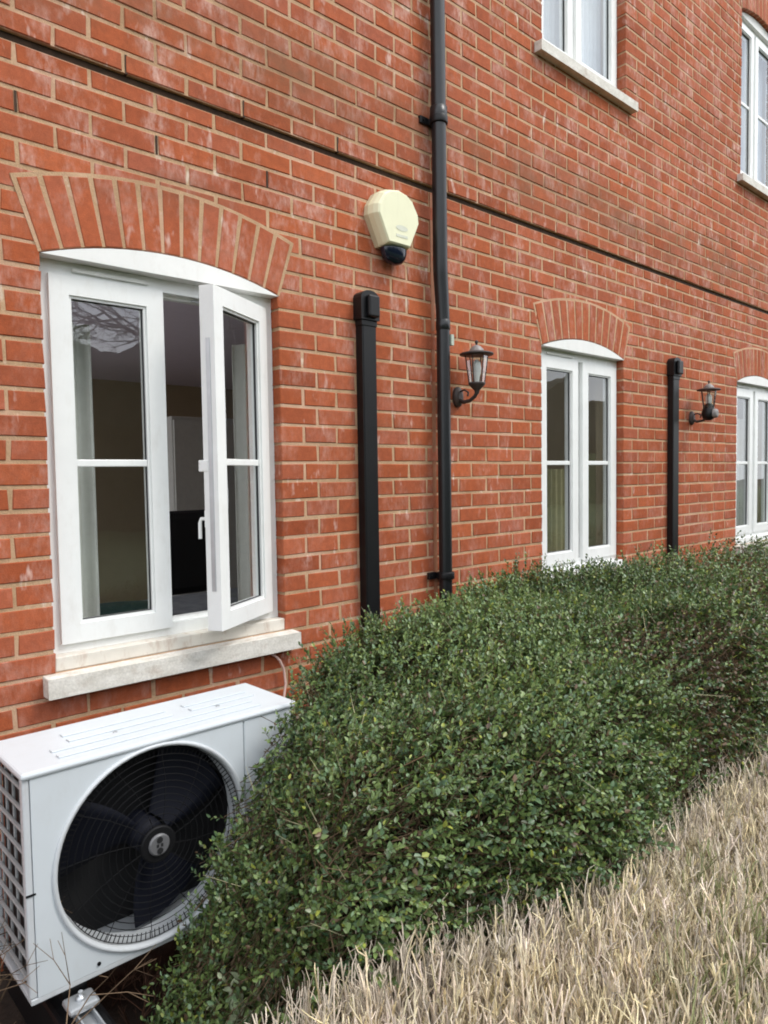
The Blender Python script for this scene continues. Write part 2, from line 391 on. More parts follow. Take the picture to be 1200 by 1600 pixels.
# brick outlines: (x0, x1, z0, z1, yface)
J = .0126
bricks = []
def lay_row(x0, x1, joints, z0, z1, yf):
    js = [x0] + sorted(j for j in joints if x0 + .03 < j < x1 - .03) + [x1]
    for a, b in zip(js[:-1], js[1:]):
        aa = a + (J / 2 if a != x0 else 0); bb = b - (J / 2 if b != x1 else 0)
        bricks.append([aa, bb, z0, z1, yf])
def seq(base, step=.225, lo=XL - 1, hi=XR + 1):
    k0 = math.ceil((lo - base) / step); k1 = math.floor((hi - base) / step)
    return [base + step * k for k in range(k0, k1 + 1)]
A_J = seq(.8445); B_J = seq(.732)
nrow_lo = int((Z_STR + .1) / C)
JX = 2.566   # movement joint
def pier_joints(xa, xb, odd):
    """bond of a pier between two openings"""
    if abs(xa - 1.67) < .01:
        return ([1.7825, 1.955, 2.165, 2.378, 2.60, 2.820, 3.038, 3.257] if odd else [1.853, 2.063, 2.280, 2.495, 2.722, 2.935, 3.150, 3.318])
    if xb < 1: return seq(.785 - (.1125 if odd is False else 0), .225, xa, xb)
    w_ = xb - xa; n = round((w_ - (.1125 if odd else .19)) / .22)
    s = xa + (.1125 if odd else .19)
    return [s] + [s + (w_ - (s - xa)) / n * i for i in range(1, n)]
for k in range(nrow_lo):
    z1 = Z_STR - k * C - J / 2; z0 = z1 - C + J
    if k == 0: z1 -= .010
    odd = k % 2 == 1
    if z1 < 0: break
    if z0 > ZSP + RISE + ARCH_T - .05:     # above the arches: running bond right through
        lay_row(XL, JX - .006 if False else XR, A_J if odd else B_J, z0, z1, 0)
    elif z1 > ZBOT + .01:
        edges = [XL]
        for ox in OPEN: edges += [ox, ox + OW]
        edges.append(XR)
        for i in range(0, len(edges), 2):
            xa, xb = edges[i], edges[i + 1]
            # above the springing the row is cut back behind the arch ring
            if z0 > ZSP - .02:
                da = max(0, (z0 - ZSP)) * .33 - .012
                lo_, hi_ = (xa - max(da, 0) if i > 0 else xa), (xb + max(da, 0) if i < len(edges) - 2 else xb)
                xa2 = xa - (max(z1 - ZSP, 0)) * .30 if i > 0 else xa; xb2 = xb + (max(z1 - ZSP, 0)) * .30 if i < len(edges) - 2 else xb
                lay_row(xa if i == 0 else xa + .0, xb if i == len(edges) - 2 else xb - .0, pier_joints(xa, xb, odd), z0, z1, 0)
            else:
                lay_row(xa, xb, pier_joints(xa, xb, odd), z0, z1, 0)
    else:
        lay_row(XL, XR, [x + .04 for x in (A_J if odd else B_J)], z0, z1, 0)
# rows between arch haunch and crown: add the bricks over each opening, hidden behind the ring where they overlap it
extra = []
for k in range(nrow_lo):
    z1 = Z_STR - k * C - J / 2; z0 = z1 - C + J
    if z0 <= ZSP + RISE + ARCH_T - .05 and z1 > ZSP + .19 + .02:
        for ox in OPEN: pass
for k in range(0, 40):
    z0 = Z_STR + k * C + J / 2; z1 = z0 + C - J
    if z1 > ZTOPW: break
    if k == 0: z0 += .006
    js = A_J if k % 2 == 0 else B_J
    if z0 > UZ0 - .03 and z0 < UZ1 + .18:
        edges = [XL]
        for ox in UPO: edges += [ox, ox + OW]
        edges.append(XR)
        for i in range(0, len(edges), 2): lay_row(edges[i], edges[i + 1], js, z0, z1, -.012)
    else: lay_row(XL, XR, js, z0, z1, -.012)

def project(x, y, z):
    v = Vector((x, y, z)) - CAM; d = v.dot(_F)
    if d < .1: return None
    return 600 + F_PX * v.dot(_R) / d, 800 - F_PX * v.dot(_U2) / d
def hidden_behind_hedge(px, py):
    pts = [(-50, 1130), (20, 1115), (70, 1100), (467, 1010), (590, 990), (700, 925), (850, 885), (1200, 840)]
    lim = 1600
    for (xa, ya), (xb, yb) in zip(pts[:-1], pts[1:]):
        if xa <= px <= xb: lim = ya + (yb - ya) * (px - xa) / (xb - xa)
    return py > lim + 10
scored = []
def voids(b):
    return False
# drop pieces of bricks standing inside an arch opening
keep = []
for b in bricks:
    x0, x1, z0, z1, yf = b
    zc, xc = (z0 + z1) / 2, (x0 + x1) / 2
    keep.append(b)
bricks = keep
for i, b in enumerate(bricks):
    p = [project(x, 0, z) for x in (b[0], b[1]) for z in (b[2], b[3])]
    if any(q is None for q in p): scored.append((0, i)); continue
    mx_, my_ = sum(q[0] for q in p) / 4, sum(q[1] for q in p) / 4
    if not (-15 < mx_ < 1215 and -12 < my_ < 1612) or hidden_behind_hedge(mx_, my_): scored.append((0, i)); continue
    area = abs((p[3][0] - p[0][0]) * (p[1][1] - p[0][1]))
    scored.append((area, i))
scored.sort(reverse=True)
N_SINGLE = 296
single = {i for s, i in scored[:N_SINGLE] if s > 0}

def brick_geo(w_, h_, d_, jit=True):
    """front face chamfered, slightly irregular; local: x along, y into wall, z up; origin front centre"""
    c = .0022; dx, dz = w_ / 2, h_ / 2
    j = (lambda a: random.uniform(-a, a)) if jit else (lambda a: 0)
    outer = [(-dx + j(.0024), c + .0006, -dz + j(.0018)), (dx + j(.0024), c + .0006, -dz + j(.0018)), (dx + j(.0024), c + .0006, dz + j(.0018)), (-dx + j(.0024), c + .0006, dz + j(.0018))]
    inner = [(x - math.copysign(c + abs(j(.001)), x), j(.0008), z - math.copysign(c + abs(j(.001)), z)) for x, _, z in outer]
    back = [(x, d_, z) for x, _, z in outer]
    vs = inner + outer + back
    fs = [(0, 1, 2, 3)] + [(i, i + 4, (i + 1) % 4 + 4, (i + 1) % 4) for i in range(4)] + [(i + 4, i + 8, (i + 1) % 4 + 8, (i + 1) % 4 + 4) for i in range(4)]
    return vs, fs
def set_tint(me, cols, domain='FACE'):
    a = me.attributes.new('tint', 'FLOAT_COLOR', domain)
    a.data.foreach_set('color', np.asarray(cols, dtype=np.float32).ravel())
def rnd_tint():
    t = min(1, max(0, random.gauss(.50, .19)))
    return (t, max(0, random.gauss(.25, .35)), max(0, random.gauss(.0, .45)) if random.random() < .45 else 0, 1)
cache = {}
def brick_mesh(w_, h_, mat, tag_='brick'):
    key = (round(w_ * 250), round(h_ * 500), mat.name)
    lst = cache.setdefault(key, [])
    if len(lst) < (14 if 212 < w_ * 1000 < 217 else 5):
        vs, fs = brick_geo(w_, h_, .092)
        me = bpy.data.meshes.new(tag_); me.from_pydata(vs, [], fs); me.materials.append(mat)
        set_tint(me, [rnd_tint()] * len(fs)); lst.append(me); return me
    return random.choice(lst)
mv, mf, mt_ = [], [], []
for i, (x0, x1, z0, z1, yf) in enumerate(bricks):
    cx, cz = (x0 + x1) / 2, (z0 + z1) / 2
    yj = random.uniform(-.0012, .0012)
    if i in single:
        o = bpy.data.objects.new('brick', brick_mesh(x1 - x0, z1 - z0, M['brick'])); col.objects.link(o)
        o.parent = wall; o.location = (cx, yf + yj, cz); o.rotation_euler = (0, random.uniform(-.003, .003), 0)
    else:
        vs, fs = brick_geo(x1 - x0, z1 - z0, .092); n = len(mv)
        mv += [(cx + x, yf + yj + y, cz + z) for x, y, z in vs]; mf += [tuple(a + n for a in f) for f in fs]; mt_ += [rnd_tint()] * len(fs)
me = bpy.data.meshes.new('brickwork'); me.from_pydata(mv, [], mf); me.materials.append(M['brick']); set_tint(me, mt_)
bw = bpy.data.objects.new('brickwork', me); col.objects.link(bw); bw.parent = wall; bw['kind'] = 'stuff'

# weep slots
wv = [(1.077, Z_STR + C / 2), (1.527, Z_STR + C / 2), (1.977, Z_STR + C / 2), (.732, Z_STR - 2.5 * C), (1.182, Z_STR - 2.5 * C), (1.632, Z_STR - 2.5 * C)]
wmesh = MB(); wmesh.box((-.0035, -.0005, -.031), (.0035, .02, .031)); wme = wmesh.mesh('weep_slot', M['dark_gap'])
for x, z in wv:
    o = bpy.data.objects.new('weep_slot', wme); col.objects.link(o); o.parent = house; o.location = (x, -.0115 if z > Z_STR else 0.0005, z)
sj = MB(); sj.box((JX - .030, -.001, -.05), (JX - .006, .02, Z_STR - .02)); sj.build('movement_joint', M['sealant'], house)

# arches
def make_arch(ox, zsp, n=13, yf=0, label=None):
    half = math.asin(OW / 2 / R_IN); zc = zsp + RISE - R_IN; cx = ox + OW / 2
    ap = empty('brick_arch', (cx, 0, zsp), house)
    if label: ap['label'] = label
    ri, ro = R_IN + .0005, R_IN + ARCH_T + .012; hh = half + .004
    m = MB(); N = 26
    a = [(cx + ri * math.sin(-hh + 2 * hh * i / N), zc + ri * math.cos(-hh + 2 * hh * i / N)) for i in range(N + 1)]
    b = [(cx + ro * math.sin(-hh + 2 * hh * i / N), zc + ro * math.cos(-hh + 2 * hh * i / N)) for i in range(N + 1)]
    for i in range(N):
        m.prism_y([a[i], a[i + 1], b[i + 1], b[i]], yf - .0012, yf + .09)
    m.build('arch_mortar', M['mortar'], ap)
    for i in range(n):
        t0 = -half + 2 * half * i / n; t1 = -half + 2 * half * (i + 1) / n; tm = (t0 + t1) / 2
        w0 = (R_IN * 2 * half / n - .009) / 2; w1 = w0 + .0022
        z0_, z1_ = R_IN + .0, R_IN + ARCH_T + random.uniform(-.002, .002)
        c_ = .003
        def pt(u, r, y): return (cx + r * math.sin(tm) + u * math.cos(tm), yf + y, zc + r * math.cos(tm) - u * math.sin(tm))
        oj = random.uniform(-.001, .001)
        out = [pt(-w0, z0_, .0), pt(w0, z0_, .0), pt(w1, z1_, .0), pt(-w1, z1_, .0)]
        inn = [pt(-w0 + c_, z0_ + c_, -.0036 + oj), pt(w0 - c_, z0_ + c_, -.0036 + oj), pt(w1 - c_, z1_ - c_, -.0036 + oj), pt(-w1 + c_, z1_ - c_, -.0036 + oj)]
        bk = [(p[0], yf + .088, p[2]) for p in out]
        o0 = pt(0, (z0_ + z1_) / 2, 0)
        vs = [(p[0] - o0[0], p[1] - o0[1], p[2] - o0[2]) for p in inn + out + bk]
        fs = [(0, 1, 2, 3)] + [(q, q + 4, (q + 1) % 4 + 4, (q + 1) % 4) for q in range(4)] + [(q + 4, q + 8, (q + 1) % 4 + 8, (q + 1) % 4 + 4) for q in range(4)]
        me = bpy.data.meshes.new('arch_brick'); me.from_pydata(vs, [], fs); me.materials.append(M['arch'])
        tt = rnd_tint(); set_tint(me, [tt] * len(fs))
        o = bpy.data.objects.new('arch_brick', me); col.objects.link(o); o.parent = ap
        pa = ORG[ap.name]; o.location = (o0[0] - pa[0], o0[1] - pa[1], o0[2] - pa[2])
for i, ox in enumerate(OPEN): make_arch(ox, ZSP)
for ox in UPO: make_arch(ox, UZ1, yf=-.012)

# ------------------------------------------------------------------ windows
FY = .05
def frame_rails(m, x0, x1, z0, z1, y0, y1, w_, mi=0, bottom=None):
    """mitred casement frame"""
    wb = bottom or w_
    o = [(x0, z0), (x1, z0), (x1, z1), (x0, z1)]; n = [(x0 + w_, z0 + wb), (x1 - w_, z0 + wb), (x1 - w_, z1 - w_), (x0 + w_, z1 - w_)]
    for i in range(4):
        j = (i + 1) % 4
        g_ = .0004
        m.prism_y([o[i], o[j], n[j], n[i]], y0, y1, mi)
def glazing(window, org, x0, x1, z0, z1, y, rot=None, bar=None, name='sash', label=None, w_=.062, thick=.055, glassm='glass'):
    """a casement: sash ring, gasket, pane, glazing bar; built flat about org then turned by rot about z"""
    def place(o):
        if rot: o.rotation_euler = (0, 0, rot)
    m = MB(); frame_rails(m, x0, x1, z0, z1, y, y + thick, w_)
    # inner sloping bead, 6 mm below the face
    frame_rails(m, x0 + w_ - .001, x1 - w_ + .001, z0 + w_ - .001, z1 - w_ + .001, y + .007, y + thick - .012, .010)
    s = m.build(name, M['upvc'], window, bevel=.0025, org=org, label=label); place(s)
    m = MB(); frame_rails(m, x0 + w_ + .008, x1 - w_ - .008, z0 + w_ + .008, z1 - w_ - .008, y + .016, y + .024, .004)
    o = m.build('gasket', M['gasket'], window, org=org); place(o)
    m = MB(); m.box((x0 + w_ + .006, y + .020, z0 + w_ + .006), (x1 - w_ - .006, y + .026, z1 - w_ - .006))
    o = m.build('pane', M[glassm], window, org=org); place(o)
    if bar:
        m = MB(); m.box((x0 + w_ + .009, y + .011, bar - .012), (x1 - w_ - .009, y + .0185, bar + .012))
        o = m.build('glazing_bar', M['upvc'], window, bevel=.003, org=org); place(o)
    return s
def arch_board(window, ox, zsp, y0, y1):
    pts = arch_pts(ox, R_IN - .004, zsp + RISE - R_IN, 16, math.asin((OW / 2 - .002) / (R_IN - .004)))
    zb = zsp - .004
    poly = [(pts[0][0], zb), (pts[-1][0], zb)] + pts[::-1]
    m = MB(); m.prism_y(poly, y0, y1)
    return m.build('arch_infill_board', M['upvc_old'], window, bevel=.0015)
def make_window(ox, kind, label):
    if kind == 'up': zb, zsp = UZ0, UZ1
    else: zb, zsp = ZBOT, ZSP
    win = MB()
    x0, x1 = ox + .0005, ox + OW - .0005; zt = zsp - .005
    zf0 = zb + (.048 if kind != 'up' else .012)
    fw = .044
    frame_rails(win, x0, x1, zf0, zt, FY, FY + .065, fw)
    frame_rails(win, x0 + fw - .002, x1 - fw + .002, zf0 + fw - .002, zt - fw + .002, FY + .03, FY + .062, .014)
    wobj = win.build('window', M['upvc'], house, bevel=.002, org=(ox, FY, zb), label=label)
    org = (ox, FY, zb)
    if kind == 'up':
        m = MB(); m.box((ox + .355, FY + .002, zf0 + fw + .001), (ox + .415, FY + .06, zt - fw - .001)); m.build('mullion', M['upvc'], wobj, bevel=.002)
        bar = zf0 + .62
        glazing(wobj, (ox + .03, FY, zb), ox + .034, ox + .362, zf0 + .030, zt - .034, FY - .014, bar=bar, w_=.046, glassm='boosted_glass')
        glazing(wobj, (ox + .4, FY, zb), ox + .405, ox + .851, zf0 + .030, zt - .034, FY - .014, bar=bar, w_=.056, glassm='boosted_glass')
        m = MB(); m.box((ox + .006, FY + .02, zt + .0005), (ox + OW - .006, FY + .05, zt + .06)); m.build('head_packer', M['dark_gap'], wobj)
    else:
        zs0, zs1 = zf0 + .030, zt - .044
        lw = .386
        bar = 1.553
        glazing(wobj, (ox + .034, FY, zb), ox + .034, ox + .034 + lw, zs0, zs1, FY - .015, bar=bar)
        if kind == 'open':
            hx = ox + .851; hy = FY - .015
            rot = math.radians(30)
            s = glazing(wobj, (hx, hy, zb), hx - .40, hx, zs0, zs1, hy, rot=rot, bar=bar, label='right casement swung open outwards')
            # lock strip and handle on the open edge
            m = MB(); m.box((hx - .4025, hy + .018, zs0 + .14), (hx - .3995, hy + .034, zs1 - .18)); o = m.build('lock_strip', M['alu'], wobj, org=(hx, hy, zb)); o.rotation_euler = (0, 0, rot)
            m = MB(); m.box((hx - .390, hy + .055, 1.325), (hx - .368, hy + .064, 1.385)); m.tube([(hx - .380, hy + .06, 1.355), (hx - .381, hy + .082, 1.355), (hx - .383, hy + .086, 1.34), (hx - .384, hy + .086, 1.285)], .007, 8)
            o = m.build('handle', M['upvc'], wobj, bevel=.003, org=(hx, hy, zb)); o.rotation_euler = (0, 0, rot)
            m = MB(); m.box((hx - .402, hy + .036, 1.52), (hx - .385, hy + .075, 1.56)); o = m.build('locking_cam', M['upvc'], wobj, bevel=.003, org=(hx, hy, zb)); o.rotation_euler = (0, 0, rot)
            # friction stays top and bottom
            for z in (zs0 + .004, zs1 - .010):
                m = MB(); m.box((hx - .30, FY + .022, z), (hx - .02, FY + .036, z + .003))
                a = Vector((hx - .20, FY + .028, z + .004)); b = Vector((hx - .26, FY - .07, z + .004)); d = (b - a).normalized(); n_ = Vector((-d.y, d.x, 0)) * .007
                m.add([a - n_, a + n_, b + n_, b - n_, *[(p.x, p.y, p.z + .003) for p in (a - n_, a + n_, b + n_, b - n_)]], [(0, 1, 2, 3), (7, 6, 5, 4), (0, 4, 5, 1), (1, 5, 6, 2), (2, 6, 7, 3), (3, 7, 4, 0)])
                m.build('friction_stay', M['alu'], wobj)
        else:
            m = MB(); m.box((ox + .040 + lw, FY + .010, zf0 + fw + .001), (ox + .462, FY + .058, zt - fw - .001)); m.build('mullion', M['upvc'], wobj, bevel=.002)
            glazing(wobj, (ox + .465, FY, zb), ox + .468, ox + .851, zs0, zs1, FY - .015, bar=bar)
        m = MB(); m.box((ox - .0, .004, zb + .0005), (ox + OW, FY + .06, zb + .0475)); m.build('cill_nose', M['ledge'] if kind == 'open' else M['upvc'], wobj, bevel=.004)
        # trickle vent on the head
        m = MB(); m.box((ox + .11, FY - .012, zt - .030), (ox + .37, FY - .0008, zt - .018)); m.build('trickle_vent', M['upvc_old'], wobj, bevel=.002)
    arch_board(wobj, ox, zsp, -.004 if kind != 'up' else .02, FY + .03)
    return wobj
make_window(OPEN[0], 'open', 'nearest arched window with its right casement standing open')
make_window(OPEN[1], 'shut', 'arched white two-casement window between the downpipe and the second black trunking')
make_window(OPEN[2], 'shut', 'arched white window past the second lantern')
make_window(OPEN[3], 'shut', 'farthest ground-floor arched white window')
make_window(UPO[0], 'up', 'upper floor white window right of the downpipe')
make_window(UPO[1], 'up', 'upper floor white window farthest along the wall')
def sill(ox, z0, z1, yf, ov, lab):
    m = MB(); m.prism_y([(ox - ov, z0), (ox + OW + ov, z0), (ox + OW + ov, z1), (ox - ov, z1)], yf, .035)
    o = m.build('window_sill', M['stone'], house, bevel=.004, label=lab)
    # weathered top slope
    for v in o.data.vertices:
        if v.co.z > z1 - .01 and v.co.y < 0: v.co.z -= .006
for i, ox in enumerate(OPEN):
    sill(ox, .815, ZBOT - .0005, -.05, .040, ['dirty pale stone sill under the open window', None, None, None][i])
for ox in UPO: sill(ox, 3.742, UZ0 - .003, -.058, .070, None)

# rooms behind the glass (closed boxes; the first has an unseen side opening added for light)
def room(x0, x1, y1, z0, z1, openings, zo0, zo1, mats, added_opening=False):
    m = MB(); T = .08; yb = YB + .001
    (m.box((x0 - T, yb, z0), (x0, y1, z1)) if not added_opening else [m.box(*q) for q in (((x0 - T, yb, z0), (x0, .9, z1)), ((x0 - T, y1 - .7, z0), (x0, y1, z1)), ((x0 - T, .9, z0), (x0, y1 - .7, .5)), ((x0 - T, .9, 2.25), (x0, y1 - .7, z1)))]); m.box((x1, yb, z0), (x1 + T, y1, z1)); m.box((x0 - T, y1, z0), (x1 + T, y1 + T, z1))
    x = x0
    for ox in openings:
        m.box((x, yb, z0), (ox - .002, yb + .10, z1)); m.box((ox - .002, yb, z0), (ox + OW + .002, yb + .10, zo0)); m.box((ox - .002, yb, zo1), (ox + OW + .002, yb + .10, z1)); x = ox + OW + .002
    m.box((x, yb, z0), (x1, yb + .10, z1))
    m.build('room_wall', mats[0], house)
    m = MB(); m.box((x0 - T, yb, z1 + .0005), (x1 + T, y1 + T, z1 + .08)); m.build('ceiling', mats[1], house)
    m = MB(); m.box((x0 - T, yb, z0 - .08), (x1 + T, y1 + T, z0 - .0005)); m.build('room_floor', mats[2], house)
RM = (M['room_wall'], M['room_ceiling'], M['room_floor'])
room(-.8, 4.95, 4.6, .12, 2.45, OPEN[:2], ZBOT, 2.24, RM, True)
room(5.25, 10.8, 3.6, .12, 2.45, OPEN[2:], ZBOT, 2.24, RM)
room(2.6, 8.2, 3.0, 2.95, 5.3, UPO, UZ0, 5.12, RM)

# ------------------------------------------------------------------ things inside, seen through the glass
def curtain(name, x0, x1, y, z0, z1, mat, label, folds, amp=.018):
    m = MB(); n = max(8, int((x1 - x0) / .008)); top = []
    a = [(x0 + (x1 - x0) * i / n, y + amp * math.sin(i / n * folds * 2 * math.pi) + amp * .4 * math.sin(i / n * folds * 5.3 + 1)) for i in range(n + 1)]
    rings = []
    for z in (z0, z1):
        rings.append([(p[0], p[1], z) for p in a] + [(p[0], p[1] + .004, z) for p in reversed(a)])
    m.loft(rings, 0, True, True)
    o = m.build(name, mat); tag(o, label, 'curtain'); return o
curtain('curtain', .86, 1.03, .26, .35, 2.05, M['curtain'], 'pale curtain gathered at the left side behind the closed casement of the open window', 3)
curtain('curtain', 1.62, 1.80, .26, .35, 2.05, M['curtain'], 'pale curtain gathered behind the open casement', 3)
M['olive'] = simple('olive_curtain', (.40, .37, .22), .9, .08, 20)
curtain('curtain', 3.66, 4.10, .24, .35, 1.52, M['olive'], 'olive half curtain low behind the left casement beyond the downpipe', 7)
curtain('curtain', 4.30, 4.62, .24, .35, 1.62, M['olive'], 'olive half curtain low behind the right casement beyond the downpipe', 5)
curtain('curtain', 4.64, 4.80, .24, .35, 2.2, M['curtain'], 'pale full-length curtain drawn back right of the window beyond the downpipe', 3)
curtain('curtain', 6.35, 7.7, .26, .35, 1.95, M['curtain'], 'pale curtain behind the window past the second lantern', 16)
curtain('net_curtain', 3.435, 4.29, .155, 3.83, 5.06, M['net'], 'white net curtain in the upper window right of the downpipe', 17, .009)
curtain('net_curtain', 6.085, 6.94, .155, 3.83, 5.06, M['net'], 'white net curtain in the farthest upper window', 17, .009)
# day bed with a folded throw
t = empty('day_bed', (1.7, .95, .12)); tag(t, 'dark teal day bed seen inside through the open window', 'bed')
m = MB(); m.box((1.15, .62, .13), (2.6, 1.45, .68)); m.build('base', M['black_cloth'], t, bevel=.03)
m = MB(); m.box((1.13, .60, .685), (2.62, 1.47, .80)); m.build('mattress', M['teal'], t, bevel=.04)
m = MB(); m.box((1.12, .59, .805), (2.63, 1.48, .825)); m.build('sheet', M['bluecloth'], t, bevel=.008)
o = MB(); o.loft([[(1.35 + .28 * math.cos(a) * s, .95 + .2 * math.sin(a) * s, z) for a in np.linspace(0, 2 * math.pi, 18, endpoint=False)] for s, z in ((1, .828), (1.05, .86), (.8, .90), (.3, .915))])
tag(o.build('folded_blanket', M['teal']), 'dark green blanket heaped on the day bed', 'blanket')
t = empty('office_chair', (2.35, 1.9, .12)); tag(t, 'black high-backed office chair inside the room', 'chair')
m = MB(); m.box((2.1, 2.05, .72), (2.62, 2.16, 1.28)); m.build('backrest', M['black_cloth'], t, bevel=.05)
m = MB(); m.box((2.08, 1.62, .56), (2.64, 2.08, .66)); m.build('seat', M['black_cloth'], t, bevel=.03)
m = MB(); m.tube([(2.36, 1.85, .2), (2.36, 1.85, .56)], .03); m.build('post', M['black_plastic'], t)
m = MB()
for k in range(5):
    a = k * 2 * math.pi / 5; m.tube([(2.36, 1.85, .2), (2.36 + .28 * math.cos(a), 1.85 + .28 * math.sin(a), .15)], .018, 8)
m.build('base', M['black_plastic'], t)
t = empty('wardrobe', (3.1, 3.4, .12)); tag(t, 'pale cream wardrobe against the back of the room', 'wardrobe')
m = MB(); m.box((2.66, 2.9, .14), (3.3, 3.4, 1.98)); m.build('carcass', M['curtain'], t, bevel=.006)
m = MB(); m.box((2.67, 2.88, .18), (2.975, 2.899, 1.95)); m.build('door', M['curtain'], t, bevel=.003)
m = MB(); m.box((2.985, 2.88, .18), (3.29, 2.899, 1.95)); m.build('door', M['curtain'], t, bevel=.003)

# ------------------------------------------------------------------ downpipe
DPX = 2.548; DPY = -.062
t = empty('downpipe', (DPX, DPY, 0)); tag(t, 'black round downpipe running the full height of the brick wall', 'downpipe')
m = MB(); m.tube([(DPX - .014, DPY - .002, 3.15), (DPX - .014, DPY - .002, ZTOPW)], .034, 20); m.build('upper_pipe', M['pipe'], t)
m = MB(); m.tube([(DPX - .014, DPY - .002, 3.16), (DPX - .014, DPY - .002, 2.46), (DPX - .010, DPY, 2.42), (DPX + .005, DPY + .004, 2.26), (DPX + .008, DPY + .005, 2.20)], [.034, .034, .034, .032, .032], 20); m.build('middle_pipe', M['pipe'], t)
m = MB(); m.tube([(DPX + .008, DPY + .005, 2.205), (DPX + .008, DPY + .005, .03)], .0315, 20); m.build('lower_pipe', M['pipe'], t)
m = MB(); m.lathe((DPX - .014, DPY - .002, 3.10), 'z', [(.0345, 0), (.040, .002), (.040, .075), (.0345, .078)], 20); m.build('socket', M['pipe'], t)
m = MB(); m.lathe((DPX + .008, DPY + .005, 2.17), 'z', [(.032, 0), (.0338, .002), (.0338, .045), (.032, .047)], 20); m.build('socket', M['pipe'], t)
for (px, py, z) in ((DPX - .014, DPY - .002, 3.10), (DPX + .008, DPY + .005, 1.0)):
    m = MB(); m.lathe((px, py, z), 'z', [(.035, 0), (.0425, .001), (.0425, .034), (.035, .035)], 20)
    m.box((px - .078, -.024, z + .001), (px - .028, -.0085, z + .034)); m.box((px - .028, -.030, z + .004), (px + .05, -.0085, z + .030))
    for dx in (-.064, .062): m.lathe((px + dx * .9, -.03, z + .017), 'y', [(.006, 0), (.006, .008)], 8)
    m.build('bracket', M['black_plastic'], t, bevel=.002)
m = MB(); m.box((DPX + .030, DPY - .028, 2.10), (DPX + .0475, DPY - .012, 2.15)); m.build('paper_tag', M['tag'], t)

# ------------------------------------------------------------------ black trunkings
def trunking(x0, x1, dep, ztop, label):
    t = empty('pipe_trunking', ((x0 + x1) / 2, 0, 0)); tag(t, label, 'trunking', 'black trunkings up the wall')
    m = MB(); m.box((x0, -dep, .02), (x1, -.001, ztop - .10)); m.box((x0 + .006, -dep - .002, .02), (x1 - .006, -dep - .0002, ztop - .10))
    m.build('channel', M['black_plastic'], t, bevel=.006)
    m = MB(); w_ = x1 - x0
    prof = []
    # wall cap: back plate with round top and a box nose
    cx = (x0 + x1) / 2; rr = w_ / 2 + .012
    poly = [(cx - rr, ztop - .125), (cx + rr, ztop - .125)] + [(cx + rr * math.cos(a), ztop - rr * .62 + rr * .62 * math.sin(a)) for a in np.linspace(0, math.pi, 9)]
    m.prism_y(poly, -dep - .012, -.001); m.build('wall_cap', M['black_plastic'], t, bevel=.006)
    m = MB(); m.box((cx - w_ * .30, -dep - .034, ztop - .115), (cx + w_ * .47, -dep - .0125, ztop - .022)); m.build('cap_nose', M['black_plastic'], t, bevel=.008)
    m = MB(); m.box((x0 - .004, -dep - .005, ztop - .15), (x1 + .004, -.0015, ztop - .1255)); m.build('coupler', M['black_plastic'], t, bevel=.003)
trunking(2.066, 2.146, .042, 2.285, 'wide black plastic trunking left of the downpipe, under the alarm box')
trunking(4.895, 4.985, .040, 2.275, 'black plastic trunking between the second window and the second lantern')

# ------------------------------------------------------------------ alarm box
t = empty('alarm_box', (2.25, 0, 2.6)); tag(t, 'cream shield-shaped alarm box with a dark lens beside the downpipe', 'alarm box')
def shield(cx, cz, s, top=.135, bot=.114, wt=.09, wm_=.134, wb=.072):
    pts = [(-wb, -bot), (wb, -bot), (wm_, .012), (wm_ * .965, .052), (wt * 1.02, top * .80), (wt * .62, top * .96), (0, top * 1.04), (-wt * .62, top * .96), (-wt * 1.02, top * .80), (-wm_ * .965, .052), (-wm_, .012)]
    return [(cx + x * s, cz + z * s) for x, z in pts]
AX, AZ = 2.2565, 2.602
m = MB(); m.prism_y(shield(AX, AZ, 1.0), -.026, -.001); m.build('back_plate', M['cream_side'], t, bevel=.003)
m = MB(); r0 = shield(AX, AZ, .985); r1 = shield(AX, AZ, .975); r2 = shield(AX, AZ, .915); r3 = shield(AX, AZ, .86)
m.loft([[(x, -.0265, z) for x, z in r0], [(x, -.055, z) for x, z in r1], [(x, -.078, z) for x, z in r2], [(x, -.085, z) for x, z in r3]], smooth=False)
m.build('cover', M['cream'], t, bevel=.005)
m = MB()
rings = []
for k, (s, dz) in enumerate(((1, 0), (.98, -.018), (.86, -.040), (.60, -.058), (.2, -.066))):
    hw, d0 = .069 * s, .043 * s
    rings.append([(AX + hw * math.cos(a), -.044 + d0 * math.sin(a), AZ - .1165 + dz) for a in np.linspace(0, 2 * math.pi, 20, endpoint=False)])
m.loft(rings); m.build('lens', M['lens'], t)
m = MB(); m.lathe((AX - .067, -.0535, AZ - .068), 'x', [(.005, -.009), (.005, .004)], 10); m.build('screw', M['dark_gap'], t)
# faded oval print and word bar on the cover
m = MB(); m.add([(AX + .012 + .036 * math.cos(a), -.0862, AZ - .032 + .012 * math.sin(a)) for a in np.linspace(0, 2 * math.pi, 20, endpoint=False)], [tuple(range(20))]); m.build('faded_print', M['grey_print'], t)
m = MB(); m.box((AX - .022, -.0864, AZ - .072), (AX + .046, -.0856, AZ - .060)); m.build('faded_print', M['grey_print'], t)

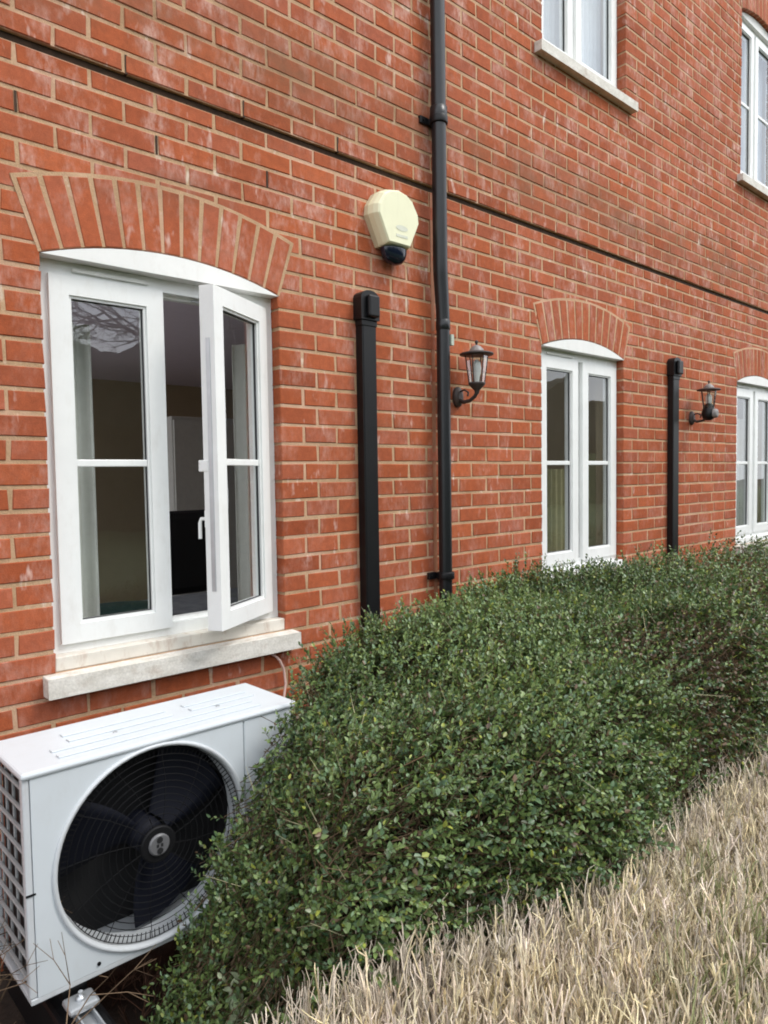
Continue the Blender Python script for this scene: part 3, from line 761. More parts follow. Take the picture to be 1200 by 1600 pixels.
# ------------------------------------------------------------------ lanterns
def lantern(lx, zc, label, sensor=False):
    t = empty('wall_lantern', (lx, 0, zc)); tag(t, label, 'wall lamp', 'lanterns on the brick wall')
    ly = -.128
    m = MB(); m.lathe((lx, ly, zc), 'z', [(.045, 0), (.079, .003), (.082, .008), (.079, .012), (.046, .020)], 20); m.build('hat_brim', M['lamp_metal'], t)
    m = MB(); m.lathe((lx, ly, zc + .020), 'z', [(.036, 0), (.032, .012), (.020, .024), (.010, .030)], 20); m.build('hat_crown', M['lamp_grey'], t)
    m = MB(); m.lathe((lx, ly, zc + .049), 'z', [(.004, 0), (.005, .008), (.008, .013), (.008, .020), (.003, .025)], 12); m.build('finial', M['lamp_metal'], t)
    # tapered six-sided cage
    N = 6; r1, r0, zt, zb = .053, .036, zc, zc - .130
    pt_ = lambda k, r: (lx + r * math.cos(k * math.pi / 3 + .3), ly + r * math.sin(k * math.pi / 3 + .3))
    for k in range(N):
        (xa, ya), (xb, yb) = pt_(k, r1), pt_(k, r0)
        m = MB(); m.tube([(xa, ya, zt), (xb, yb, zb)], .0032, 6); m.build('cage_bar', M['lamp_metal'], t)
        (xc, yc), (xd, yd) = pt_(k + 1, r1), pt_(k + 1, r0)
        q = [Vector((xb, yb, zb + .002)), Vector((xd, yd, zb + .002)), Vector((xc, yc, zt - .002)), Vector((xa, ya, zt - .002))]
        ce = Vector((lx, ly, (zt + zb) / 2)); nrm = (q[1] - q[0]).cross(q[3] - q[0]).normalized() * .002
        q = [c_ + (ce - c_) * .02 for c_ in q]
        m = MB(); m.add([*q, *[c_ + nrm for c_ in q]], [(0, 1, 2, 3), (7, 6, 5, 4), (0, 4, 5, 1), (1, 5, 6, 2), (2, 6, 7, 3), (3, 7, 4, 0)]); m.build('glass_panel', M['glass'], t)
    m = MB(); m.lathe((lx, ly, zb), 'z', [(.040, .004), (.042, 0), (.038, -.008), (.024, -.022), (.013, -.034), (.010, -.05)], 18); m.build('base_cup', M['lamp_metal'], t)
    m = MB(); m.lathe((lx, ly, zb), 'z', [(.010, .004), (.014, .03), (.020, .05), (.022, .075), (.018, .098), (.008, .112)], 14); m.build('bulb', M['bulb'], t)
    m = MB(); m.tube([(lx, -.016, zc - .197), (lx, -.045, zc - .212), (lx, -.085, zc - .208), (lx, -.115, zc - .190), (lx, ly, zb - .042), (lx, ly, zb - .02)], [.011, .010, .009, .009, .010, .011], 10); m.build('arm', M['lamp_metal'], t)
    m = MB(); m.tube([(lx, -.020, zc - .160), (lx, -.05, zc - .153), (lx, -.075, zc - .168), (lx, -.07, zc - .186)], .005, 8); m.build('scroll', M['lamp_metal'], t)
    m = MB(); rings = []
    for s, y in ((1, -.001), (1, -.012), (.82, -.020), (.4, -.026)):
        rings.append([(lx + .034 * s * math.cos(a), y, zc - .184 + .050 * s * math.sin(a)) for a in np.linspace(0, 2 * math.pi, 22, endpoint=False)])
    m.loft(rings); m.build('wall_plate', M['lamp_metal'], t)
    if sensor:
        m = MB(); m.lathe((lx, ly, zb), 'z', [(.010, .05), (.03, .03), (.042, .0), (.048, -.03), (.040, -.062), (.018, -.078)], 16); m.build('sensor_body', M['black_plastic'], t)
        m = MB(); m.lathe((lx - .006, ly - .062, zb - .032), 'y', [(.018, -.004), (.030, .0), (.033, .022)], 18); m.build('sensor_face', M['lamp_grey'], t)
lantern(2.712, 2.058, 'dark hexagonal lantern beside the downpipe')
lantern(5.255, 2.060, 'dark lantern with a round sensor beside the second black trunking', True)

# ------------------------------------------------------------------ heat pump unit
UX0, UX1, UYF, UYB, UZL, UZH = .517, 1.318, -.55, -.262, .222, .797
t = empty('heat_pump_unit', ((UX0 + UX1) / 2, (UYF + UYB) / 2, UZL)); tag(t, 'white air-conditioning outdoor unit with a big round fan under the open window', 'air conditioner')
FCX, FCZ, FR = .854, .506, .266
# front panel with round hole
def panel_with_hole(m, x0, x1, z0, z1, cx, cz, r, y0, y1, N=64):
    ang = [2 * math.pi * k / N for k in range(N)]
    circ = [(cx + r * math.cos(a), cz + r * math.sin(a)) for a in ang]
    def edge(a):
        c, s_ = math.cos(a), math.sin(a); ts = []
        if c > 1e-9: ts.append((x1 - cx) / c)
        if c < -1e-9: ts.append((x0 - cx) / c)
        if s_ > 1e-9: ts.append((z1 - cz) / s_)
        if s_ < -1e-9: ts.append((z0 - cz) / s_)
        tt = min(ts); return (cx + c * tt, cz + s_ * tt)
    corners = sorted([(math.atan2(z - cz, x - cx) % (2 * math.pi), (x, z)) for x in (x0, x1) for z in (z0, z1)])
    for y, fl in ((y0, 0), (y1, 1)):
        for k in range(N):
            a0, a1 = ang[k], ang[(k + 1) % N] if k < N - 1 else 2 * math.pi
            poly = [circ[k], edge(a0)] + [p for a, p in corners if a0 < a < a1] + [edge(a1), circ[(k + 1) % N]]
            m.add([(x, y, z) for x, z in poly], [tuple(range(len(poly)))])
    for k in range(N):
        a, b = circ[k], circ[(k + 1) % N]; m.add([(a[0], y0, a[1]), (b[0], y0, b[1]), (b[0], y1, b[1]), (a[0], y1, a[1])], [(0, 1, 2, 3)], 0, True)
    for a, b in (((x0, z0), (x1, z0)), ((x1, z0), (x1, z1)), ((x1, z1), (x0, z1)), ((x0, z1), (x0, z0))):
        m.add([(a[0], y0, a[1]), (b[0], y0, b[1]), (b[0], y1, b[1]), (a[0], y1, a[1])], [(0, 1, 2, 3)])
SPX = 1.128
m = MB(); panel_with_hole(m, UX0 + .018, SPX, UZL + .012, UZH - .018, FCX, FCZ, FR + .005, UYF, UYF + .012)
m.build('front_panel', M['cap_white'], t)
m = MB(); m.box((SPX + .004, UYF + .0015, UZL + .012), (UX1 - .010, UYF + .014, UZH - .018)); m.build('service_panel', M['cap_white'], t, bevel=.006)
m = MB(); m.lathe((FCX, UYF, FCZ), 'y', [(FR + .011, .0015), (FR + .010, -.005), (FR + .005, -.008), (FR - .001, -.004), (FR - .004, .012), (FR - .006, .075)], 72, caps=False); m.build('fan_rim', M['cap_edge'], t)
m = MB(); m.box((UX0, UYF + .002, UZL + .012), (UX0 + .0175, UYF + .022, UZH - .018)); m.build('corner_post', M['cap_edge'], t, bevel=.004)
m = MB(); m.box((UX0, UYB - .02, UZL + .012), (UX0 + .0175, UYB, UZH - .018)); m.build('corner_post', M['cap_edge'], t, bevel=.004)
# lid
m = MB(); m.box((UX0 - .004, UYF - .006, UZH - .0175), (UX1 + .004, UYB + .004, UZH)); m.build('lid', M['cap_white'], t, bevel=.007)
for (a, b, y) in ((.10, .70, -.50), (.10, .70, -.45), (.16, .46, -.40), (.16, .46, -.35), (.52, .74, -.40), (.52, .74, -.35)):
    m = MB(); m.box((UX0 + a, y - .012, UZH + .0003), (UX0 + b, y + .012, UZH + .0042)); m.build('lid_rib', M['cap_white'], t, bevel=.003)
for x in (.28, .60): 
    m = MB(); m.lathe((UX0 + x, -.425, UZH), 'z', [(.007, .0), (.006, .003)], 10); m.build('lid_screw', M['alu'], t)
m = MB(); m.box((UX0 + .002, UYF + .001, UZL - .004), (UX1 - .002, UYB - .001, UZL + .0115)); m.build('base_pan', M['cap_edge'], t, bevel=.003)
m = MB(); m.box((UX1 - .010, UYF + .016, UZL + .012), (UX1, UYB - .001, UZH - .018)); m.build('side_panel', M['cap_white'], t)
m = MB(); m.box((UX0 + .035, UYB - .03, UZL + .014), (UX1 - .012, UYB - .012, UZH - .03)); m.build('rear_coil', M['fins'], t)
m = MB(); m.box((UX0 + .024, UYF + .03, UZL + .014), (UX0 + .034, UYB - .035, UZH - .03)); m.build('side_coil', M['fins'], t)
m = MB(); m.box((UX0 + .036, UYF + .17, UZL + .014), (SPX, UYF + .18, UZH - .03)); m.build('inner_baffle', M['void'], t)
m = MB(); m.box((SPX, UYF + .02, UZL + .014), (SPX + .006, UYB - .035, UZH - .03)); m.build('inner_divider', M['void'], t)
# side grille bars
for k in range(10):
    z = UZL + .045 + k * .0535
    m = MB(); m.box((UX0 + .002, UYF + .0225, z), (UX0 + .012, UYB - .0205, z + .006)); m.build('grille_bar', M['grille'], t, bevel=.002)
for y in (-.485, -.425, -.365, -.31):
    m = MB(); m.box((UX0 + .0125, y, UZL + .014), (UX0 + .020, y + .006, UZH - .03)); m.build('grille_bar', M['grille'], t, bevel=.002)
# fan blades, hub, guard
for k in range(3):
    a0 = math.radians(5 + 120 * k); m = MB(); rings = []
    for q in range(9):
        f = q / 8; r = .055 + f * (FR - .075); sp = math.radians(66 - 10 * f); sweep = math.radians(14 * f)
        row = []
        for s_ in range(7):
            g_ = s_ / 6; a = a0 + sweep + sp * g_; y = UYF + .055 + .060 * g_ * (.6 + .4 * f)
            row.append((FCX + r * math.cos(a), y, FCZ + r * math.sin(a)))
        rings.append(row + [(x, y + .0035, z) for x, y, z in reversed(row)])
    m.loft(rings); m.build('fan_blade', M['fan'], t)
m = MB(); m.lathe((FCX, UYF + .045, FCZ), 'y', [(.02, 0), (.044, .008), (.050, .09)], 28); m.build('fan_hub', M['fan'], t)
guard = empty('fan_guard', (FCX, UYF, FCZ), t)
def ring_tube(r, y, rad, seg=56):
    m = MB(); rings = []
    for k in range(seg + 1):
        a = 2 * math.pi * k / seg; rings.append([(FCX + (r + rad * math.cos(b)) * math.cos(a), y + rad * math.sin(b), FCZ + (r + rad * math.cos(b)) * math.sin(a)) for b in (0, math.pi / 2, math.pi, 3 * math.pi / 2)])
    m.loft(rings, caps=False); return m
for k in range(13):
    r = .046 + k * (.212 / 12); y = UYF - .004 + .012 * (r / FR) ** 3
    ring_tube(r, y, .0011).build('guard_ring', M['guard'], guard)
for k in range(12):
    a = 2 * math.pi * k / 12 + .2; m = MB()
    m.tube([(FCX + r * math.cos(a + .25 * (r / FR)), UYF - .002 + .012 * (r / FR) ** 3, FCZ + r * math.sin(a + .25 * (r / FR))) for r in (.036, .1, .17, .258)], .0011, 4); m.build('guard_spoke', M['guard'], guard)
m = MB()
for k in range(120):
    a = 2 * math.pi * k / 120; ca, sa = math.cos(a), math.sin(a)
    m.tube([(FCX + .238 * ca, UYF + .010, FCZ + .238 * sa), (FCX + .259 * ca, UYF + .007, FCZ + .259 * sa)], .0016, 3, smooth=False)
o = m.build('guard_fringe', M['guard'], guard); 
m = MB(); m.lathe((FCX, UYF - .012, FCZ), 'y', [(.026, 0), (.030, .003), (.030, .010)], 32); m.build('badge', M['badge'], guard)
m = MB(); m.lathe((FCX, UYF - .006, FCZ), 'y', [(.046, 0), (.050, .003), (.050, .010)], 32); m.build('badge_ring', M['guard'], guard)
def disc(cx, cz, r, y, n=16):
    m = MB(); m.lathe((cx, y, cz), 'y', [(r, 0), (r, .002)], n); return m
disc(FCX, FCZ + .015, .0085, UYF - .0135).build('badge_mark', M['void'], guard)
disc(FCX, FCZ - .015, .0085, UYF - .0135).build('badge_mark', M['void'], guard)
m = MB()
for dx in (-.006, .006): m.box((FCX + dx - .003, UYF - .0134, FCZ - .004), (FCX + dx + .003, UYF - .012, FCZ + .004))
m.build('badge_mark', M['void'], guard)
m = MB(); m.lathe((FCX + .115, UYF - .010, FCZ - .247), 'y', [(.006, 0), (.006, .006)], 10); m.build('rim_screw', M['void'], t)
m = MB(); m.lathe((FCX - .17, UYF - .003, UZL + .028), 'y', [(.005, 0), (.005, .003)], 10); m.build('panel_screw', M['guard'], t)
m = MB(); m.box((UX0 - .001, UYF - .0008, UZL + .27), (UX0 + .022, UYF + .001, UZL + .275)); m.build('panel_clip', M['guard'], t)
# mounting feet (channel on rubber block)
def foot(x, lab):
    f = empty('mounting_foot', (x, -.41, .0)); tag(f, lab, 'mounting foot', 'feet under the air-conditioning unit')
    m = MB(); m.box((x - .055, -.80, .0), (x + .055, -.12, .158)); m.build('rubber_block', M['black_plastic'], f, bevel=.012)
    m = MB(); m.box((x - .021, -.79, .1585), (x + .021, -.13, .162)); m.box((x - .021, -.79, .1625), (x - .017, -.13, .178)); m.box((x + .017, -.79, .1625), (x + .021, -.13, .178))
    m.build('channel', M['alu'], f)
    m = MB(); m.box((x - .038, -.605, .1785), (x + .038, -.540, .196)); m.build('clamp', M['alu'], f, bevel=.008)
    m = MB(); m.lathe((x, -.572, .196), 'z', [(.012, 0), (.012, .007), (.006, .008), (.006, .02)], 8); m.build('bolt', M['alu'], f)
    m = MB(); m.box((x - .03, -.53, .1785), (x + .03, -.28, .217)); m.build('stand', M['black_plastic'], f)
foot(.628, 'metal-channelled foot under the near corner of the unit')
foot(1.17, 'metal-channelled foot under the far corner of the unit, behind the hedge')
# cable
m = MB(); m.tube([(1.600, -.004, .800), (1.606, -.018, .795), (1.622, -.026, .775), (1.640, -.026, .735), (1.644, -.03, .68), (1.60, -.07, .60), (1.45, -.2, .52), (1.33, -.28, .50)], .0052, 8)
tag(m.build('cable', M['cable']), 'thin pinkish cable looping out of the wall below the sill to the unit', 'cable')
m = MB(); m.tube([(.60, -.02, .02), (.66, -.10, .05), (.8, -.14, .12), (.95, -.2, .20), (1.1, -.23, .28)], .014, 8)
tag(m.build('insulated_hose', M['black_plastic']), 'black insulated hose under the unit near the wall', 'hose')

# ------------------------------------------------------------------ foliage tools
def fbm(p, seed=0):
    """cheap smooth noise on (n,3) arrays"""
    r = np.random.default_rng(seed); v = np.zeros(len(p)); amp = 1.0; tot = 0
    for o in range(4):
        for _ in range(3):
            k = r.normal(size=3) * (1.7 ** o) ; ph = r.uniform(0, 6.28); v += amp * np.sin(p @ k + ph) / 3
        tot += amp; amp *= .62
    return v / tot * 1.6
def unit(a): return a / np.maximum(np.linalg.norm(a, axis=-1, keepdims=True), 1e-9)
def mesh_np(name, V, quads, cols, mat):
    me = bpy.data.meshes.new(name); nv, nf = len(V), len(quads)
    me.vertices.add(nv); me.vertices.foreach_set('co', V.astype(np.float32).ravel())
    me.loops.add(nf * 4); me.loops.foreach_set('vertex_index', quads.astype(np.int32).ravel())
    me.polygons.add(nf); me.polygons.foreach_set('loop_start', np.arange(nf, dtype=np.int32) * 4)
    me.update(calc_edges=True); me.materials.append(mat)
    if cols is not None:
        a = me.attributes.new('tint', 'FLOAT_COLOR', 'FACE'); c4 = np.ones((nf, 4), np.float32); c4[:, :3] = cols; a.data.foreach_set('color', c4.ravel())
    return me
def leaves(P, D, N, Ls, Wd, cols, fold=.22, curl=.12):
    """P base, D direction, N normal, Ls length, Wd half width"""
    n = len(P); S = unit(np.cross(D, N)); N = np.cross(S, D)
    l = Ls[:, None]; w_ = Wd[:, None]
    V = np.empty((n, 6, 3))
    V[:, 0] = P; V[:, 1] = P + D * l * .30 + S * w_ * .95 + N * w_ * fold; V[:, 2] = P + D * l * .70 + S * w_ * .72 + N * (w_ * fold - l * curl * .4)
    V[:, 3] = P + D * l - N * l * curl; V[:, 4] = P + D * l * .70 - S * w_ * .72 + N * (w_ * fold - l * curl * .4); V[:, 5] = P + D * l * .30 - S * w_ * .95 + N * w_ * fold
    base = np.arange(n)[:, None] * 6
    Q = np.concatenate([base + np.array([0, 1, 2, 3]), base + np.array([0, 3, 4, 5])], 1).reshape(-1, 4)
    return V.reshape(-1, 3), Q, np.repeat(cols, 2, axis=0)
def sticks(A, B, r0, r1, cols):
    n = len(A); D = unit(B - A); X = unit(np.cross(D, np.tile([.31, .77, .12], (n, 1)))); Y = np.cross(D, X)
    V = np.empty((n, 6, 3))
    for k in range(3):
        a = 2 * math.pi * k / 3; o_ = X * math.cos(a) + Y * math.sin(a)
        V[:, k] = A + o_ * r0[:, None]; V[:, 3 + k] = B + o_ * r1[:, None]
    base = np.arange(n)[:, None] * 6
    Q = np.concatenate([base + np.array(q) for q in ([0, 1, 4, 3], [1, 2, 5, 4], [2, 0, 3, 5])], 1).reshape(-1, 4)
    return V.reshape(-1, 3), Q, np.repeat(cols, 3, axis=0)
def join(parts):
    Vs, Qs, Cs, n = [], [], [], 0
    for V, Q, C_ in parts: Vs.append(V); Qs.append(Q + n); Cs.append(C_); n += len(V)
    return np.concatenate(Vs), np.concatenate(Qs), np.concatenate(Cs)

# ------------------------------------------------------------------ the hedge
HY0, HY1 = -1.40, -.17
def hedge_sdf(P):
    x, y, z = P[:, 0], P[:, 1], P[:, 2]
    top = .955 - .17 * np.clip((2.15 - x) / .95, 0, 1) ** 1.3 + .012 * np.sin(x * 2.1) + .02 * np.sin(x * 5.3 + y * 4)
    zz = np.clip(z, 0, 1.1)
    # the near end leans outwards towards its foot and keeps clear of the unit
    xl = .70 + .50 * zz ** 1.05 + .12 * np.clip((y + 1.0) / .5, -1, 1)
    xl = np.where((y > -.60), np.maximum(xl, 1.40), xl)
    front = HY0 + .05 * np.sin(x * 1.9 + 1) - .05 * (1 - zz) + .07 * np.clip((1.5 - x) / .7, 0, 1)
    back = np.where(z > .5, HY1, HY1) - .24 * np.clip((2.3 - x) / .8, 0, 1)
    r = .13
    dx = xl - x; dyf = front - y; dyb = y - back; dz = z - top
    dy = np.maximum(dyf, dyb)
    q = np.stack([dx + r, dy + r, dz + r], 1)
    d = np.linalg.norm(np.maximum(q, 0), axis=1) + np.minimum(q.max(1), 0) - r
    return d + .052 * fbm(P * 4.2, 5) + .024 * fbm(P * 13.0, 6)
def hedge_normal(P):
    e = .012; g_ = []
    for k in range(3):
        o_ = np.zeros(3); o_[k] = e; g_.append(hedge_sdf(P + o_) - hedge_sdf(P - o_))
    return unit(np.stack(g_, 1))
hedge = empty('hedge', (3.5, -.8, 0)); tag(hedge, 'long dense clipped evergreen hedge along the foot of the brick wall', 'hedge')
HO = np.array([3.5, -.8, 0])
# shell samples
def shell(n, lo, hi, d0, d1):
    P = rng.uniform(lo, hi, size=(n, 3)); d = hedge_sdf(P); k = (d > d0) & (d < d1); return P[k], d[k]
near, dn = shell(950000, (.6, -1.65, .02), (3.6, -.05, 1.12), -.115, .0)
far_, df = shell(420000, (3.6, -1.65, .3), (9.8, -.05, 1.12), -.05, .0)
P = np.concatenate([near, far_]); D_ = np.concatenate([dn, df])
dist = np.linalg.norm(P - np.array(CAM), axis=1)
keepp = rng.uniform(size=len(P)) < np.clip((2.1 / dist) ** 1.25, .05, 1) * .225
P = P[keepp]; dist = dist[keepp]
# thinner, browner patches low on the long front face
thin = np.clip((fbm(P * 2.6, 21) - .12) * 3, 0, 1) * (P[:, 1] < -1.12) * np.clip((P[:, 0] - 1.85) / .5, 0, 1)
kk = rng.uniform(size=len(P)) > thin * .55
P = P[kk]; dist = dist[kk]; thin = thin[kk]
Nn = hedge_normal(P)
flow = np.stack([fbm(P * 3.4, 71) + .25, fbm(P * 3.4, 72) - .1, fbm(P * 3.4, 73) * .6 + .15], 1)
A = unit(Nn * .50 + flow * .95 + rng.normal(size=P.shape) * .38 + np.array([.05, -.05, .15]))
ln = rng.uniform(.055, .115, len(P)) * (1 + .10 * np.clip(dist - 2.5, 0, 5))
m_l = 12
parts = []; u0 = unit(np.cross(A, np.tile([.2, .3, .93], (len(P), 1)))); v0 = np.cross(A, u0)
tone = fbm(P * 3.1, 31); tone2 = fbm(P * 7.3, 33)
ivy = (P[:, 0] < 1.25) & (P[:, 2] < .34) & (P[:, 1] < -.95)
for i in range(m_l):
    tpos = (i + .8) / m_l; ang = (i % 2) * math.pi + (i // 2) * .5 + rng.uniform(-.45, .45, len(P)) 
    rad = u0 * np.cos(ang)[:, None] + v0 * np.sin(ang)[:, None]
    base = P + A * (ln * tpos)[:, None] * (1 if i < m_l else 1)
    spread = .95 - .55 * tpos
    D = unit(rad * spread + A * (.45 + .4 * tpos) + rng.normal(size=P.shape) * .26)
    N = unit(A * .8 - rad * .3 + Nn * .35 + rng.normal(size=P.shape) * .28 + np.array([0, 0, .55]))
    size = rng.uniform(.0135, .0255, len(P)) * (1 - .35 * tpos) * (1 + .11 * np.clip(dist - 2.5, 0, 6))
    g1 = np.array([.038, .078, .020]); g2 = np.array([.210, .300, .095]); g3 = np.array([.235, .27, .05]); br = np.array([.135, .088, .052])
    f = np.clip(.44 + .34 * tone + .22 * tone2 + rng.normal(size=len(P)) * .27 + .15 * (tpos - .5), 0, 1)[:, None]
    c = g1 * (1 - f) + g2 * f
    bl = (rng.uniform(size=len(P)) < .22)[:, None]; c = np.where(bl, c * np.array([.90, 1.0, 1.5]) + np.array([.008, .012, .012]), c)
    ye = (rng.uniform(size=len(P)) < .045 + .05 * (tone2 > .5))[:, None]; c = np.where(ye, g3 * rng.uniform(.8, 1.5, (len(P), 1)), c)
    bn = (rng.uniform(size=len(P)) < .03 + thin * .36)[:, None]; c = np.where(bn, br * rng.uniform(.5, 1.5, (len(P), 1)), c)
    pale = (rng.uniform(size=len(P)) < .012)[:, None]; c = np.where(pale, np.array([.30, .33, .22]), c)
    iv = ivy[:, None] & (rng.uniform(size=(len(P), 1)) < .40); c = np.where(iv, np.array([.26, .31, .19]) * rng.uniform(.5, 1.3, (len(P), 1)), c)
    size = np.where(ivy, size * 1.45, size)
    parts.append(leaves(base, D, N, size, size * rng.uniform(.25, .38, len(P)), c))
V, Q, Cc = join(parts)
me = mesh_np('foliage', V - HO, Q, Cc, M['leaf']); o = bpy.data.objects.new('foliage', me); col.objects.link(o); o.parent = hedge; o['kind'] = 'stuff'
nleaf = len(Q)
# twigs: one per sprig and some longer bare shoots
tw = []
bc = np.tile([.11, .075, .045], (len(P), 1)) * rng.uniform(.5, 1.4, (len(P), 1))
tw.append(sticks(P - A * ln[:, None] * .7, P + A * ln[:, None] * .95, np.full(len(P), .0013), np.full(len(P), .0005), bc))
Pi, di = shell(160000, (.6, -1.6, .02), (5.5, -.1, 1.1), -.14, -.01)
Pi = Pi[rng.uniform(size=len(Pi)) < .22]
Di = unit(hedge_normal(Pi) * .6 + rng.normal(size=Pi.shape) * .7 + np.array([0, 0, .35])); li = rng.uniform(.05, .13, len(Pi))
tw.append(sticks(Pi - Di * li[:, None], Pi + Di * li[:, None] * .25, np.full(len(Pi), .0024), np.full(len(Pi), .001), np.tile([.13, .085, .05], (len(Pi), 1)) * rng.uniform(.4, 1.6, (len(Pi), 1))))
# wispy shoots above the clipped surface
Ps, ds = shell(60000, (.9, -1.5, .35), (6, -.1, 1.12), -.03, .01)
Ps = Ps[rng.uniform(size=len(Ps)) < .10]
Ds = unit(hedge_normal(Ps) * .7 + rng.normal(size=Ps.shape) * .55 + np.array([0, 0, .5])); l_s = rng.uniform(.03, .11, len(Ps))
tw.append(sticks(Ps, Ps + Ds * l_s[:, None], np.full(len(Ps), .0014), np.full(len(Ps), .0006), np.tile([.34, .32, .20], (len(Ps), 1)) * rng.uniform(.5, 1.4, (len(Ps), 1))))
V, Q, Cc = join(tw)
me = mesh_np('twigs', V - HO, Q, Cc, M['straw']); o = bpy.data.objects.new('twigs', me); col.objects.link(o); o.parent = hedge; o['kind'] = 'stuff'
# woody core so the sky never shows through
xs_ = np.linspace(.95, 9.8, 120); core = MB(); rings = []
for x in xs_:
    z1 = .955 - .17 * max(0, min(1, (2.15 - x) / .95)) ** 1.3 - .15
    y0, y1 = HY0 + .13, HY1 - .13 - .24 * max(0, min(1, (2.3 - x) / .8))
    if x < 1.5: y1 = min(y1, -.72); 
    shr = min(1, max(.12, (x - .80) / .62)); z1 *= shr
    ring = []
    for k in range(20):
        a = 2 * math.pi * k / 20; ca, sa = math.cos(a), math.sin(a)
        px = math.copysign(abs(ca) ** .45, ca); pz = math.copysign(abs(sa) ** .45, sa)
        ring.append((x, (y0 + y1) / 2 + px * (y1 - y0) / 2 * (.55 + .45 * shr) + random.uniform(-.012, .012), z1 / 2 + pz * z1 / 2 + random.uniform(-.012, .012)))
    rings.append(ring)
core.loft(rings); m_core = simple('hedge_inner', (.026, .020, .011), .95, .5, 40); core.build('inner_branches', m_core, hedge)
# leggy stems at the foot
st = MB()
for k in range(46):
    x = random.uniform(.95, 5.5); y = random.uniform(-1.3, -.95); a = random.uniform(-.25, .25); b_ = random.uniform(-.15, .1)
    st.tube([(x, y, 0), (x + a * .2, y + b_ * .2, .16), (x + a * .5, y + b_ * .6, .38)], [.011, .008, .005], 6)
o = st.build('stems', M['wood_dry'], hedge); o['kind'] = 'stuff'

# stray twigs left of the unit
def bare_twigs(name, base, n, spread, length, label, seed, cols=(.12, .08, .05), r=.003):
    rr = np.random.default_rng(seed); A_, B_, R0, R1 = [], [], [], []
    def grow(p, d, l, r_, lev):
        q = p + d * l; A_.append(p); B_.append(q); R0.append(r_); R1.append(r_ * .7)
        if lev == 0: return
        for _ in range(2 if lev < 3 else 3): grow(q, unit((d + rr.normal(size=3) * .55 + np.array([0, 0, .12]))[None])[0], l * rr.uniform(.55, .85), r_ * .68, lev - 1)
    for _ in range(n):
        grow(np.array(base) + rr.normal(size=3) * np.array(spread), unit((rr.normal(size=3) * .35 + np.array([0.05, -.05, 1]))[None])[0], length, r, 4)
    A_, B_ = np.array(A_), np.array(B_); V, Q, Cc = sticks(A_, B_, np.array(R0), np.array(R1), np.tile(cols, (len(A_), 1)) * rr.uniform(.6, 1.6, (len(A_), 1)))
    b0 = np.array(base, float); me = mesh_np(name, V - b0, Q, Cc, M['straw']); o = bpy.data.objects.new(name, me); col.objects.link(o); o.location = base
    return o
o = bare_twigs('bare_shrub', (.36, -.42, .0), 7, (.05, .10, 0), .17, '', 3, (.16, .11, .07), .0045); tag(o, 'leafless brown shrub tangled beside the grille of the unit', 'shrub')
o = bare_twigs('trailing_twigs', (.80, -.62, .0), 5, (.05, .08, 0), .07, '', 9, (.07, .035, .022), .003); tag(o, 'reddish bare twigs in the gap under the unit', 'twigs')

# ------------------------------------------------------------------ the dried plants in front
n = 44000
bx = rng.uniform(.42, 5.2, n); by = rng.uniform(-2.75, -1.33, n)
d_ = np.hypot(bx, by + 2.405); k = (d_ > .30) & (rng.uniform(size=n) < np.clip(2.0 / d_, .35, 1)); k &= by < -1.40 + .07 * np.clip((1.6 - bx) / .7, 0, 1); k &= ~((bx < .62) & (by > -1.42 + (bx - .42) * .3))
bx, by = bx[k], by[k]; n = len(bx)
lump = fbm(np.stack([bx * 2.2, by * 2.2, bx * 0], 1), 44)
top = .515 + .035 * lump - .10 * np.clip((-1.47 - by) < .0, 0, 1) * 0 + rng.normal(size=n) * .030
top *= np.clip(.72 + (bx - .42) * .9, .72, 1)
sh = []
base = np.stack([bx, by, top - rng.uniform(.20, .30, n)], 1)
lean = np.stack([rng.normal(size=n) * .09, rng.normal(size=n) * .09 - .02, np.ones(n)], 1); lean = unit(lean)
h = (top - base[:, 2])
colr = lambda n_, f=1.0: (np.array([.74, .645, .49])[None] * rng.uniform(.55, 1.35, (n_, 1)) * np.stack([rng.uniform(.97, 1.05, n_), np.ones(n_), rng.uniform(.8, 1.15, n_)], 1)) * f
mid = base + lean * (h * .55)[:, None]; bend = unit(lean + rng.normal(size=(n, 3)) * .22 * np.array([1, 1, .2])); tip = mid + bend * (h * .5)[:, None]
cm = colr(n); 
gm = fbm(np.stack([bx * 1.3, by * 1.6, bx * 0], 1), 51); green = (gm > .72) & (rng.uniform(size=n) < .3); cm[green] = np.array([.30, .32, .16]) * rng.uniform(.7, 1.4, (green.sum(), 1))
lil = (by > -1.49) & (rng.uniform(size=n) < .6); cm[lil] = np.array([.66, .58, .47]) * rng.uniform(.6, 1.3, (lil.sum(), 1))
r_ = rng.uniform(.0012, .0028, n)
sh.append(sticks(base, mid, r_ * 1.15, r_, cm)); sh.append(sticks(mid, tip, r_, r_ * .7, cm))
for q in range(5):
    s0 = rng.uniform(.25, .98, n)[:, None]
    st0 = np.where(s0 < .55, base + (mid - base) * (s0 / .55), mid + (tip - mid) * ((s0 - .55) / .45))
    dd = unit(np.stack([rng.normal(size=n), rng.normal(size=n), rng.uniform(1.3, 4.2, n)], 1)); ll = rng.uniform(.012, .042, n)[:, None]
    en = st0 + dd * ll
    e2 = en + unit(dd + rng.normal(size=(n, 3)) * .5 + np.array([0, 0, .4])) * ll * .5
    cq = cm * rng.uniform(.75, 1.25, (n, 1))
    sh.append(sticks(st0, en, r_ * .75, r_ * .6, cq)); sh.append(sticks(en, e2, r_ * .6, r_ * .35, cq))
